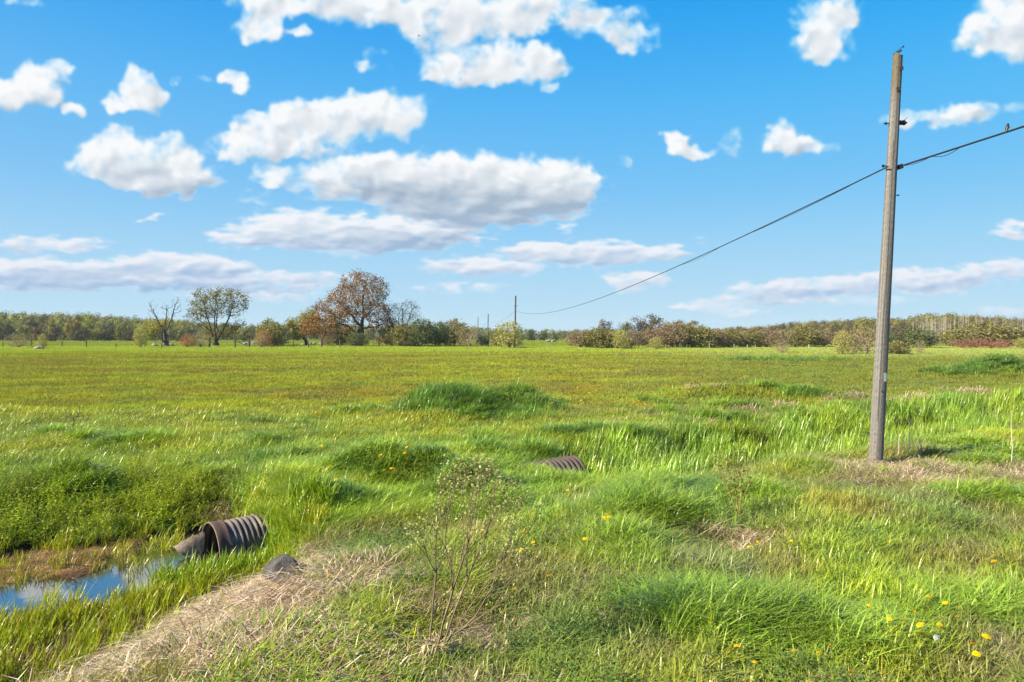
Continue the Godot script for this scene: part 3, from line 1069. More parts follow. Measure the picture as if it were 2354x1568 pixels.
func cloud_of_tips(r: RandomNumberGenerator, blobs: Array) -> PackedVector3Array:
	# blobs: centre, radii, count, share near the skin
	var t := PackedVector3Array()
	for q in blobs:
		for i in q[2]:
			var d := Vector3(r.randfn(), r.randfn(), r.randfn()).normalized()
			var k := pow(r.randf(), 0.333)
			if r.randf() < q[3]: k = r.randf_range(0.82, 1.0)
			t.append(q[0] + d * q[1] * k)
	return t

func make_tree(called: String, at: Vector3, label: String, category: String, o: Dictionary, group := "") -> Node3D:
	var r := RandomNumberGenerator.new()
	r.seed = o.seed
	var tips := cloud_of_tips(r, o.blobs)
	var ok := PackedVector3Array()
	var floor_y: float = o.get("floor", 0.3)
	for t in tips:
		if t.y > floor_y: ok.append(t)
	var sk := skeleton(r, o.chains, ok, o.get("bf", 0.35), o.get("step", 0.5), o.get("wobble", 0.16))
	var tr: float = o.get("tip", 0.012)
	var rad := branch_radii(sk[1], tr, o.get("power", 2.3))
	# scale so that the foot has the wanted radius
	var want: float = o.radius
	var f := want / rad[0]
	for i in rad.size():
		rad[i] = maxf(tr, rad[i] * lerpf(1.0, f, smoothstep(tr * 1.5, rad[0] * 0.4, rad[i])))
	var t := thing(called, at, label, category, group)
	var bark := plain("bark", Color(1, 1, 1), 0.9, true)
	obj(o.get("wood_name", "trunk"), wood_mesh(sk, rad, o.bark, r), bark, t)
	if o.get("per", 0) > 0:
		var lm := leafy("tree leaf", Color(0.6, 0.6, 0.2), 0.6, 0.3)
		var keep: Callable = o.get("keep", func(_p): return true)
		obj(o.get("leaf_name", "crown"), leaf_mesh(sk, rad, r, o.per, o.leaf, o.get("spread", 0.2), o.get("thin", tr * 1.9), o.cols, keep), lm, t)
	return t

# ------------------------------------------------------------------ culvert, rocks
var pipe_ax := AX
var pipe_at := P0
func at3(s: float, w: float, y: float) -> Vector3:
	var k := pipe_at + pipe_ax * s + Vector2(-pipe_ax.y, pipe_ax.x) * w
	return Vector3(k.x, y, k.y)

func pipe_rows(b: MB, s0: float, s1: float, y0: float, y1: float, rad: float, amp: float, period: float, skew: float, step: float, dark: Color, pale: Color, rust: Color, inward: float) -> void:
	var rows := []
	var cols := []
	var m := 44
	var k := int((s1 - s0) / step)
	var up := Vector3.UP
	var ac := Vector3(-pipe_ax.y, 0, pipe_ax.x)
	for i in k + 1:
		var t := float(i) / k
		var s := lerpf(s0, s1, t)
		var c := at3(s, 0.0, lerpf(y0, y1, t))
		var row := PackedVector3Array()
		var cc := PackedColorArray()
		for j in m:
			var a := TAU * j / m
			var wave := cos(TAU * (s / period + skew * a / TAU))
			var rr := rad + amp * wave - inward + 0.006 * n_mid.get_noise_3d(s * 20.0, a * 5.0, 0.0)
			row.append(c + (up * cos(a) + ac * sin(a)) * rr)
			var q := clampf(0.5 + 1.3 * n_mid.get_noise_3d(s * 26.0, sin(a) * 9.0, cos(a) * 9.0), 0.0, 1.0)
			var q2 := clampf(0.3 + 1.6 * n_fine.get_noise_3d(s * 3.0, sin(a) * 1.6, cos(a) * 1.6 + 9.0), 0.0, 1.0)
			cc.append(dark.lerp(pale, q).lerp(rust, q2 * 0.45))
		rows.append(row)
		cols.append(cc)
	b.grid(rows, cols, true)

func build_culverts() -> void:
	var metal := plain("weathered corrugated steel", Color(1, 1, 1), 0.75, true, 0.15)
	textured(metal, noise_tex(31, 0.05, 4, 0.62, 1.0, 256), Vector3(3, 3, 3), 1.2)
	var up := Vector3.UP
	pipe_ax = Vector2(cos(deg_to_rad(41.0)), -sin(deg_to_rad(41.0)))
	pipe_at = P0 + Vector2(0.26, 0.0)
	var ac := Vector3(-pipe_ax.y, 0, pipe_ax.x)
	var yc := -1.03
	var rad := 0.47
	var grey := Color(0.085, 0.085, 0.095)
	var pale := Color(0.27, 0.255, 0.25)
	var rust := Color(0.17, 0.105, 0.08)
	var t := thing("culvert_pipe", at3(0.1, 0, yc), "grey ribbed steel culvert with dark open mouth over the pool", "culvert")
	var base := t.position
	var b := MB.new()
	pipe_rows(b, 0.14, 2.1, yc, yc + 0.08, rad, 0.014, 0.088, 0.0, 0.011, grey, pale, rust, 0.0)
	shift(b, base)
	obj("ribbed_pipe", b.mesh(), metal, t)
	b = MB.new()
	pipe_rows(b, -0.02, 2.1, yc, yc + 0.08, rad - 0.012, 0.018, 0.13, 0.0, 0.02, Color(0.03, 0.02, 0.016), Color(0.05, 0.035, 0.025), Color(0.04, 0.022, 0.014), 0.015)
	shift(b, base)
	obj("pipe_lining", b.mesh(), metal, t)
	b = MB.new()
	pipe_rows(b, -0.03, 0.15, yc + 0.004, yc + 0.006, rad + 0.028, 0.005, 0.20, 0.0, 0.0125, Color(0.085, 0.062, 0.058), Color(0.15, 0.105, 0.09), Color(0.20, 0.105, 0.065), 0.0)
	shift(b, base)
	obj("collar", b.mesh(), metal, t)
	b = MB.new()
	for j in 44:
		var a0 := TAU * j / 44.0
		var a1 := TAU * (j + 1) / 44.0
		var c := at3(-0.03, 0, yc)
		b.tube(c + (up * cos(a0) + ac * sin(a0)) * (rad + 0.02) - base, c + (up * cos(a1) + ac * sin(a1)) * (rad + 0.02) - base, 0.011, 0.011, 5, Color(0.30, 0.22, 0.17), Color(0.30, 0.22, 0.17))
	obj("collar_rim", b.mesh(), metal, t)
	# far wall of the pipe runs on beyond the mouth
	b = MB.new()
	var rows := []
	var cols := []
	var e0 := [at3(0.0, 0, yc) + (up * cos(-0.95) + ac * sin(-0.95)) * rad, at3(-0.20, -0.50, yc + 0.20), at3(-0.44, -0.62, yc + 0.04)]
	var e1 := [at3(0.0, 0, yc) + (up * cos(-1.85) + ac * sin(-1.85)) * rad, at3(-0.16, -0.45, yc - 0.12), at3(-0.36, -0.46, yc - 0.08)]
	for i in 13:
		var f := i / 12.0
		var row := PackedVector3Array()
		var cc := PackedColorArray()
		var p: Vector3 = e0[0].lerp(e0[1], f).lerp(e0[1].lerp(e0[2], f), f)
		var q: Vector3 = e1[0].lerp(e1[1], f).lerp(e1[1].lerp(e1[2], f), f)
		for j in 11:
			var g := j / 10.0
			row.append(p.lerp(q, g) + (up * 0.5 + ac * 0.3) * 0.10 * sin(g * PI) * (1.0 - f * 0.8) + up * 0.012 * sin(f * 19.0 + g * 3.0) - base)
			var nn := clampf(0.5 + 1.5 * n_mid.get_noise_2d(i * 3.0, j * 4.0), 0.0, 1.0)
			cc.append(Color(0.24, 0.19, 0.14).lerp(Color(0.42, 0.35, 0.27), nn))
		rows.append(row)
		cols.append(cc)
	b.grid(rows, cols, false)
	obj("apron_sheet", b.mesh(), metal, t)
	b = MB.new()
	var sa := deg_to_rad(98.0)
	b.tube(at3(0.16, 0, yc) + (up * cos(sa) + ac * sin(sa)) * (rad + 0.02) - base, at3(1.2, 0, yc + 0.03) + (up * cos(sa) + ac * sin(sa)) * (rad + 0.02) - base, 0.009, 0.009, 5, Color(0.04, 0.03, 0.03), Color(0.04, 0.03, 0.03))
	obj("seam", b.mesh(), metal, t)
	# the upstream end
	pipe_ax = AX
	pipe_at = P0
	var t2 := thing("culvert_pipe", at3(6.9, 0, -0.8), "rusty purple-brown top of a corrugated pipe half buried in grass", "culvert")
	base = t2.position
	b = MB.new()
	pipe_rows(b, 5.4, 7.6, -0.735, -0.67, 0.53, 0.02, 0.12, 1.0, 0.0125, Color(0.07, 0.052, 0.052), Color(0.13, 0.10, 0.095), Color(0.11, 0.065, 0.055), 0.0)
	shift(b, base)
	obj("ribbed_pipe", b.mesh(), metal, t2)
	b = MB.new()
	pipe_rows(b, 5.4, 7.59, -0.735, -0.67, 0.515, 0.0, 0.12, 0.0, 0.05, Color(0.04, 0.03, 0.03), Color(0.07, 0.05, 0.05), Color(0.05, 0.03, 0.03), 0.02)
	shift(b, base)
	obj("pipe_lining", b.mesh(), metal, t2)

func shift(b: MB, by: Vector3) -> void:
	for i in b.v.size(): b.v[i] -= by

func rock_mesh(seed_: int, size: Vector3, col: Color, col2: Color) -> ArrayMesh:
	var f := FastNoiseLite.new()
	f.seed = seed_; f.noise_type = FastNoiseLite.TYPE_CELLULAR; f.frequency = 0.55; f.cellular_return_type = FastNoiseLite.RETURN_CELL_VALUE
	var r := RandomNumberGenerator.new()
	r.seed = seed_
	var planes := []
	for i in 13:
		planes.append([Vector3(r.randfn(), r.randfn() * 0.8, r.randfn()).normalized(), r.randf_range(0.50, 0.88)])
	var b := MB.new()
	var rows := []
	var cols := []
	for i in 33:
		var th := PI * i / 32.0
		var row := PackedVector3Array()
		var cc := PackedColorArray()
		for j in 48:
			var ph := TAU * j / 48.0
			var d := Vector3(sin(th) * cos(ph), cos(th), sin(th) * sin(ph))
			var rad := 1.0
			for p in planes:
				var k: float = d.dot(p[0])
				if k > 0.05: rad = minf(rad, p[1] / k)
			rad += 0.03 * n_mid.get_noise_3d(d.x * 14.0, d.y * 14.0, d.z * 14.0)
			row.append(d * rad * size)
			var q := clampf(0.5 + 1.8 * n_mid.get_noise_3d(d.x * 10.0 + seed_, d.y * 10.0, d.z * 10.0), 0.0, 1.0)
			cc.append(col.lerp(col2, q))
		rows.append(row)
		cols.append(cc)
	b.grid(rows, cols, true)
	return b.mesh()

func build_rocks() -> void:
	var stone := plain("field stone", Color(1, 1, 1), 0.85, true)
	textured(stone, noise_tex(41, 0.06, 5, 0.55, 1.0, 256), Vector3(3.5, 3.5, 3.5), 1.5)
	var p := ground(664, 1352)
	var o := obj("boulder", rock_mesh(8, Vector3(0.27, 0.19, 0.21), Color(0.06, 0.06, 0.06), Color(0.14, 0.135, 0.13)), stone)
	o.position = p + Vector3(0, 0.17, 0)
	o.rotation = Vector3(0.1, 0.5, -0.12)
	tag(o, "dark grey angular boulder on dead straw right of the culvert", "rock")
	o = obj("boulder", rock_mesh(13, Vector3(0.17, 0.08, 0.14), Color(0.20, 0.15, 0.11), Color(0.30, 0.24, 0.18)), stone)
	o.position = ground(708, 1352) + Vector3(0, 0.02, 0)
	tag(o, "small brown stone at the right foot of the dark boulder", "rock")
	o = obj("flat_stone", rock_mesh(17, Vector3(0.26, 0.12, 0.16), Color(0.34, 0.30, 0.26), Color(0.44, 0.40, 0.35)), stone)
	o.position = ground(585, 1300) + Vector3(0, 0.03, 0)
	o.rotation = Vector3(0.3, 0.4, 0.35)
	tag(o, "pale flat stone under straw just above the dark boulder", "rock")
	# stones far out in the meadow
	var far := [[92, 808, 0.55, "pale grey boulder beside a bush in the far left field"], [78, 810, 0.26, "small dark stone left of the pale field boulder"], [136, 808, 0.18, "lone little stone right of the pale field boulder"]]
	for i in far.size():
		var q: Array = far[i]
		o = obj("field_stone", rock_mesh(50 + i, Vector3(q[2] * 1.5, q[2] * 0.7, q[2]), Color(0.26, 0.24, 0.21), Color(0.40, 0.38, 0.35)), stone)
		o.position = on(q[0], 93.0) + Vector3(0, q[2] * 0.25, 0)
		tag(o, q[3], "rock", "stones in the far left field")
	var heaps := [[388, 114.0, 5, 0.42, "low stone heap at the foot of the dead tree"], [722, 128.0, 6, 0.5, "stone heap between the crooked tree and the oak"], [566, 132.0, 6, 0.5, "stone heap behind the wooden brace in the fence"], [1272, 190.0, 7, 0.7, "grey stone heap out on the open pasture"], [945, 112.0, 5, 0.5, "stone heap under the bare tree right of the oak"], [1140, 130.0, 5, 0.45, "stone heap left of the far telephone pole"]]
	var r := RandomNumberGenerator.new()
	r.seed = 5
	for i in heaps.size():
		var q: Array = heaps[i]
		var t := thing("stone_heap", on(q[0], q[1]), q[4], "stone heap", "heaps of field stones")
		for j in q[2]:
			var st := obj("stone", rock_mesh(70 + i * 9 + j, Vector3(1.4, 0.8, 1.0) * q[3] * r.randf_range(0.6, 1.1), Color(0.25, 0.24, 0.22), Color(0.42, 0.40, 0.37)), stone, t)
			st.position = Vector3(r.randfn(0, 1.1), r.randf_range(0.0, 0.35), r.randfn(0, 0.5))

# ------------------------------------------------------------------ pole, cable, bird
const POLE := Vector3(7.13, 0.0, -13.4)

func pole_shaft(h: float, r0: float, r1: float, lean: Vector3, fine: bool) -> ArrayMesh:
	var b := MB.new()
	var rows := []
	var cols := []
	var m := 40 if fine else 9
	var k := 110 if fine else 12
	for i in k + 1:
		var t := float(i) / k
		var y := t * h - 0.3 * (1.0 - t)
		var row := PackedVector3Array()
		var cc := PackedColorArray()
		for j in m:
			var a := TAU * j / m
			var rr := lerpf(r0, r1, t)
			var g := n_mid.get_noise_3d(cos(a) * 22.0, sin(a) * 22.0, y * 0.8)
			var crack := 0.0
			var ca := 1.95 + 0.12 * sin(y * 0.9) + 0.05 * n_mid.get_noise_2d(y * 6.0, 3.0)
			if fine and y > 1.0 and y < 6.4:
				crack = 1.0 - smoothstep(0.03, 0.12, absf(wrapf(a - ca, -PI, PI)))
			rr *= 1.0 + 0.05 * g + 0.02 * n_fine.get_noise_3d(cos(a) * 9.0, sin(a) * 9.0, y * 1.5) - 0.07 * crack
			if fine and i == k and cos(a - 0.5) > 0.3: y -= 0.05
			row.append(lean * t * h + Vector3(cos(a) * rr, y, sin(a) * rr))
			var col := Color(0.215, 0.212, 0.218).lerp(Color(0.43, 0.425, 0.430), clampf(0.5 + 1.6 * g, 0.0, 1.0))
			col = col.lerp(Color(0.33, 0.30, 0.27), (1.0 - smoothstep(0.0, 1.4, y)) * 0.6)
			var l := smoothstep(h - 1.1, h - 0.3, y + 0.5 * g)
			col = col.lerp(Color(0.23, 0.19, 0.075), l * clampf(0.65 + g, 0.0, 1.0))
			col = col.lerp(Color(0.05, 0.04, 0.035), crack * 0.8)
			if not fine: col = col * 0.55
			cc.append(col)
			y = t * h - 0.3 * (1.0 - t)
		rows.append(row)
		cols.append(cc)
	b.grid(rows, cols, true)
	var top := lean * h + Vector3(0, h - 0.01, 0)
	for j in m:
		b.tri3(top, rows[k][j], rows[k][(j + 1) % m], Vector3.UP, Vector3.UP, Vector3.UP, Color(0.16, 0.13, 0.10), Color(0.3, 0.25, 0.15), Color(0.3, 0.25, 0.15))
	return b.mesh()

func build_pole() -> void:
	var wood := plain("weathered pole wood", Color(1, 1, 1), 0.85, true)
	textured(wood, noise_tex(51, 0.05, 5, 0.40, 1.0, 512), Vector3(5.0, 0.42, 5.0), 1.5)
	var iron := plain("dark iron", Color(0.035, 0.03, 0.03), 0.55, false, 0.4)
	var rusty := plain("rusty iron", Color(0.045, 0.028, 0.024), 0.8)
	var base := gxz(POLE.x, POLE.z)
	var h := 8.02 - base.y
	var lean := Vector3(0.415 / h, 0, 0.0)
	var t := thing("telephone_pole", base, "tall weathered grey telephone pole in the foreground, leaning right", "pole")
	obj("shaft", pole_shaft(h, 0.132, 0.088, lean, true), wood, t)
	var at := func(y: float, dx: float, dz: float) -> Vector3:
		return lean * y + Vector3(dx, y, dz)
	# top spike and plate
	var b := MB.new()
	b.box(at.call(h + 0.02, -0.01, 0.0), Vector3(0.16, 0.03, 0.06), Basis(Vector3.BACK, 0.5), Color.WHITE)
	b.tube(at.call(h - 0.02, -0.10, 0.02), at.call(h + 0.13, 0.08, 0.02), 0.009, 0.007, 5, Color.WHITE, Color.WHITE)
	b.tube(at.call(h + 0.12, 0.07, 0.02), at.call(h + 0.145, 0.095, 0.02), 0.014, 0.014, 5, Color.WHITE, Color.WHITE)
	obj("top_spike", b.mesh(), iron, t)
	for q in [[h - 0.32, 0.03, "bolt_hole"], [h - 0.72, 0.0, "bolt_hole"]]:
		b = MB.new()
		b.box(at.call(q[0], q[1], 0.097), Vector3(0.075, 0.07, 0.022), Basis(Vector3.BACK, 0.15), Color.WHITE)
		obj(q[2], b.mesh(), rusty, t)
	# insulator arm through the pole
	b = MB.new()
	var y := h - 1.36
	b.tube(at.call(y, -0.20, 0.0), at.call(y + 0.02, 0.24, 0.0), 0.011, 0.011, 6, Color.WHITE, Color.WHITE)
	b.tube(at.call(y, -0.165, 0.0), at.call(y, -0.145, 0.0), 0.028, 0.028, 6, Color.WHITE, Color.WHITE)
	obj("cross_bolt", b.mesh(), iron, t)
	b = MB.new()
	var prof := [[0.105, 0.02], [0.115, 0.045], [0.135, 0.05], [0.145, 0.03], [0.165, 0.028], [0.18, 0.052], [0.205, 0.05], [0.22, 0.025], [0.25, 0.018]]
	for i in prof.size() - 1:
		b.tube(at.call(y + 0.015, prof[i][0], 0.0), at.call(y + 0.018, prof[i + 1][0], 0.0), prof[i][1], prof[i + 1][1], 10, Color.WHITE, Color.WHITE)
	b.tube(at.call(y + 0.06, 0.19, 0.0), at.call(y + 0.12, 0.26, 0.0), 0.005, 0.004, 4, Color.WHITE, Color.WHITE)
	obj("insulator", b.mesh(), plain("black glazed insulator", Color(0.02, 0.02, 0.025), 0.3), t)
	# cable clamp
	y = 5.83 - base.y
	b = MB.new()
	b.tube(at.call(y, -0.18, 0.0), at.call(y, 0.17, 0.0), 0.012, 0.012, 6, Color.WHITE, Color.WHITE)
	b.box(at.call(y - 0.02, 0.155, 0.02), Vector3(0.07, 0.09, 0.10), Basis(Vector3.BACK, 0.3), Color.WHITE)
	b.tube(at.call(y, -0.175, 0.0), at.call(y, -0.150, 0.0), 0.03, 0.03, 6, Color.WHITE, Color.WHITE)
	obj("cable_clamp", b.mesh(), iron, t)
	b = MB.new()
	b.tube(at.call(5.26 - base.y, 0.10, 0.0), at.call(5.26 - base.y, 0.165, 0.0), 0.007, 0.007, 5, Color.WHITE, Color.WHITE)
	b.tube(at.call(5.26 - base.y, 0.15, 0.0), at.call(5.26 - base.y, 0.175, 0.0), 0.016, 0.016, 6, Color.WHITE, Color.WHITE)
	obj("nail", b.mesh(), iron, t)
	b = MB.new()
	b.box(at.call(1.70 - base.y, 0.04, 0.126), Vector3(0.05, 0.17, 0.006), Basis.IDENTITY, Color.WHITE)
	obj("number_tag", b.mesh(), plain("dull blue-grey tin", Color(0.24, 0.29, 0.30), 0.6), t)
	b = MB.new()
	b.tube(at.call(1.42 - base.y, 0.0, 0.115), at.call(1.42 - base.y, 0.0, 0.134), 0.018, 0.014, 7, Color.WHITE, Color.WHITE)
	obj("knot", b.mesh(), rusty, t)

	# far poles of the same line
	var far := [[1183.0, 100.0, 7.6, "black distant telephone pole at the end of the long cable"], [1121.0, 178.0, 7.4, "taller of the two tiny telephone poles beyond the meadow"], [1098.0, 262.0, 9.0, "farthest tiny telephone pole, left of the other small ones"]]
	var tops := []
	for q in far:
		var p := on(q[0], q[1])
		var o := thing("telephone_pole", p, q[3], "pole", "far telephone poles")
		var hh: float = 8.15 - p.y if q[1] == 100.0 else q[2]
		obj("shaft", pole_shaft(hh, 0.15, 0.11, Vector3(0.02, 0, 0), false), wood, o)
		var bb := MB.new()
		bb.tube(Vector3(0.02 * hh - 0.28, hh - 1.5, 0), Vector3(0.02 * hh + 0.28, hh - 1.5, 0), 0.04, 0.04, 5, Color.WHITE, Color.WHITE)
		obj("cross_bolt", bb.mesh(), iron, o)
		tops.append(p + Vector3(0.02 * 5.2, 5.94 - p.y if q[1] == 100.0 else hh - 1.8, 0))
	# cables: one thing per span
	var black := plain("black cable", Color(0.014, 0.014, 0.017), 0.5)
	var a: Vector3 = tops[0]
	var z: Vector3 = base + lean * (5.80 - base.y) + Vector3(-0.13, 5.79 - base.y, 0.12)
	span("cable", a, z, 1.38, 0.0135, 70, black, "long black cable sagging from near pole to distant pole", true)
	var e := Vector3(13.9, 5.7, 80.0)
	var s0: Vector3 = base + lean * (5.80 - base.y) + Vector3(0.16, 5.82 - base.y, 0.03)
	span("cable", s0, e, 0.95, 0.0165, 70, black, "black cable running right from the near pole, bird on it", true)
	span("cable", tops[1], a, 0.9, 0.014, 24, black, "faint cable slanting down left from the distant black pole", false)
	span("cable", tops[2], tops[1], 1.2, 0.02, 24, black, "tiny sagging cable between the two smallest poles", false)

	# the blackbird
	var tt := 0.0661
	var bp := s0.lerp(e, 0.0282) + Vector3(0, -4.0 * 0.95 * 0.0282 * (1 - 0.0282) + 0.02, 0)
	tt = 0.0
	var bird := thing("bird", bp, "small black bird perched on the cable right of the pole", "bird")
	var sp := [[-0.075, -0.055, 0.004, 0.010], [-0.055, -0.02, 0.010, 0.016], [-0.035, 0.02, 0.020, 0.024], [-0.012, 0.05, 0.036, 0.036], [0.004, 0.085, 0.041, 0.041], [0.014, 0.118, 0.034, 0.034], [0.022, 0.142, 0.025, 0.026], [0.034, 0.160, 0.025, 0.024], [0.047, 0.166, 0.018, 0.017], [0.056, 0.165, 0.008, 0.008], [0.066, 0.162, 0.005, 0.005], [0.078, 0.158, 0.001, 0.001]]
	var rows := []
	var cols := []
	for i in sp.size():
		var q: Array = sp[i]
		var c := Vector3(q[0], q[1], 0)
		var p0: Array = sp[maxi(i - 1, 0)]
		var p1: Array = sp[mini(i + 1, sp.size() - 1)]
		var d := Vector3(p1[0] - p0[0], p1[1] - p0[1], 0).normalized()
		var u := Vector3(-d.y, d.x, 0)
		var row := PackedVector3Array()
		var cc := PackedColorArray()
		for j in 14:
			var an := TAU * j / 14.0
			row.append(c + u * cos(an) * q[2] + Vector3(0, 0, 1) * sin(an) * q[3])
			cc.append(Color(0.012, 0.012, 0.016) if i < 9 else Color(0.05, 0.04, 0.03))
		rows.append(row)
		cols.append(cc)
	b = MB.new()
	b.grid(rows, cols, true)
	obj("body", b.mesh(), plain("black plumage", Color(1, 1, 1), 0.45, true), bird)
	for sgn in [-1.0, 1.0]:
		b = MB.new()
		b.tube(Vector3(-0.005, 0.045, 0.012 * sgn), Vector3(0.0, 0.0, 0.012 * sgn), 0.004, 0.003, 5, Color.WHITE, Color.WHITE)
		b.tube(Vector3(-0.012, 0.0, 0.012 * sgn), Vector3(0.02, 0.002, 0.012 * sgn), 0.003, 0.003, 5, Color.WHITE, Color.WHITE)
		obj("leg", b.mesh(), iron, bird)
		b = MB.new()
		var wr := [Vector3(0.012, 0.112, 0.034 * sgn), Vector3(0.006, 0.07, 0.041 * sgn), Vector3(-0.022, 0.03, 0.033 * sgn), Vector3(-0.055, -0.015, 0.014 * sgn)]
		b.chain(PackedVector3Array(wr), PackedFloat32Array([0.010, 0.012, 0.009, 0.002]), 6, Color(0.02, 0.02, 0.028))
		obj("wing", b.mesh(), plain("black plumage", Color(1, 1, 1), 0.45, true), bird)
	bird.rotation.y = 0.5
	bird.scale = Vector3.ONE * 0.64

func span(called: String, a: Vector3, z: Vector3, sag: float, rad: float, k: int, mat: Material, label: String, near: bool) -> void:
	var t := thing(called, a, label, "cable", "cables of the telephone line")
	var at := func(f: float) -> Vector3:
		return (z - a) * f - Vector3(0, 4.0 * sag * f * (1.0 - f), 0)
	var b := MB.new()
	var f0 := 0.0
	for i in k:
		var f1 := float(i + 1) / k
		b.tube(at.call(f0), at.call(f1), rad, rad, 8 if near else 4, Color.WHITE, Color.WHITE)
		f0 = f1
	obj("strand", b.mesh(), mat, t)
	if near:
		# a loose second wire lashed along the first
		var near_end := (z if z.z > a.z - 1.0 and z.z < 0.0 else a)
		for g in [[0.985, 0.93, 0.02], [0.90, 0.86, 0.05]]:
			b = MB.new()
			var u0: float = g[0]
			var u1: float = g[1]
			if near_end == a:
				u0 = 1.0 - u0 + 0.0; u1 = 1.0 - u1
				u0 *= 0.10; u1 *= 0.12
			for i in 14:
				var w0 := i / 14.0
				var w1 := (i + 1) / 14.0
				b.tube(at.call(lerpf(u0, u1, w0)) - Vector3(0, rad + g[2] * sin(w0 * PI), 0), at.call(lerpf(u0, u1, w1)) - Vector3(0, rad + g[2] * sin(w1 * PI), 0), 0.006, 0.006, 5, Color.WHITE, Color.WHITE)
			obj("loose_wire", b.mesh(), mat, t)

# ------------------------------------------------------------------ fences
func fence(label: String, posts: Array, dist: float, rad: float, col: Color, strands: int, group: String) -> Node3D:
	var r := RandomNumberGenerator.new()
	r.seed = int(posts[0][0]) + 3
	var first := on(posts[0][0], dist)
	var t := thing("wire_fence", first, label, "fence", group)
	var wood := plain("old fence post", Color(1, 1, 1), 0.9, true)
	var heads := []
	for q in posts:
		var d: float = dist + (q[3] if q.size() > 3 else 0.0)
		var p := on(q[0], d) - first
		var h: float = (q[1] - q[2]) * d / FOCAL + 0.15
		var b := MB.new()
		var ln := Vector3(r.randfn(0.0, 0.07), 1, r.randfn(0.0, 0.05)) * h
		var k := r.randf_range(0.8, 1.25)
		var rr: float = rad * r.randf_range(0.8, 1.2) * (1.5 if h > 1.4 else 1.0)
		b.tube(p - Vector3(0, 0.2, 0), p + ln, rr, rr * 0.9, 8, shade(col, k), shade(col, k))
		b.tube(p + ln, p + ln * 1.02, rr * 0.9, 0.01, 8, shade(col, k * 1.2), shade(col, k * 1.2))
		obj("post", b.mesh(), wood, t)
		heads.append([p, ln])
	for s in strands:
		var b := MB.new()
		var f := 0.45 + 0.4 * s
		for i in heads.size() - 1:
			b.tube(heads[i][0] + heads[i][1] * f, heads[i + 1][0] + heads[i + 1][1] * f, 0.006, 0.006, 3, Color.WHITE, Color.WHITE)
		obj("wire", b.mesh(), plain("fence wire", Color(0.16, 0.15, 0.14), 0.6, false, 0.5), t)
	return t

func build_fences() -> void:
	var dark := Color(0.085, 0.070, 0.055)
	var t := fence("old wire fence with leaning dark posts across the left of meadow", [[6, 804, 793], [73, 804, 786], [142, 804, 792], [199, 804, 787], [267, 804, 796], [319, 804, 786], [372, 804, 796], [428, 803, 795], [481, 803, 782], [541, 802, 772], [573, 802, 783], [604, 802, 789], [674, 801, 783], [709, 801, 790], [739, 801, 781], [781, 801, 786], [871, 801, 784], [931, 801, 792], [1005, 800, 792], [1059, 800, 791], [1122, 800, 793]], 104.0, 0.085, dark, 2, "wire fences round the meadow")
	# timber brace beside the two tall posts
	var b := MB.new()
	var o := t.position
	var p0 := on(543, 104.0) - o
	var p1 := on(573, 104.0) - o
	b.tube(p0 + Vector3(0, 1.0, 0), p1 + Vector3(0, 0.1, 0), 0.06, 0.05, 6, dark, dark)
	b.tube(p0 + Vector3(0, 0.85, 0.05), p1 + Vector3(0, 0.95, 0.05), 0.05, 0.05, 6, dark, dark)
	obj("brace", b.mesh(), plain("old fence post", Color(1, 1, 1), 0.9, true), t)
	var pale := Color(0.36, 0.33, 0.28)
	fence("wire fence with short pale posts before the right-hand bushes", [[1188, 804, 796], [1258, 804, 794], [1326, 803, 797], [1334, 803, 796], [1341, 803, 797], [1396, 803, 796], [1460, 803, 795], [1530, 803, 796], [1567, 802, 795], [1579, 802, 796], [1632, 802, 792], [1688, 801, 793], [1718, 801, 794], [1737, 801, 794], [1801, 800, 794], [1860, 800, 794], [1921, 799, 793]], 99.0, 0.05, pale, 2, "wire fences round the meadow")

# ------------------------------------------------------------------ hero trees and shrubs
func loc(bx: float, by: float, k: float, pts: Array) -> Array:
	var a := []
	for p in pts:
		a.append(Vector3((p[0] - bx) * k, (by - p[1]) * k, p[2] if p.size() > 2 else 0.0))
	return a

func blob(bx: float, by: float, k: float, x: float, y: float, rx: float, ry: float, rz: float, count: int, skin: float) -> Array:
	return [Vector3((x - bx) * k, (by - y) * k, 0), Vector3(rx * k, ry * k, rz * k), count, skin]

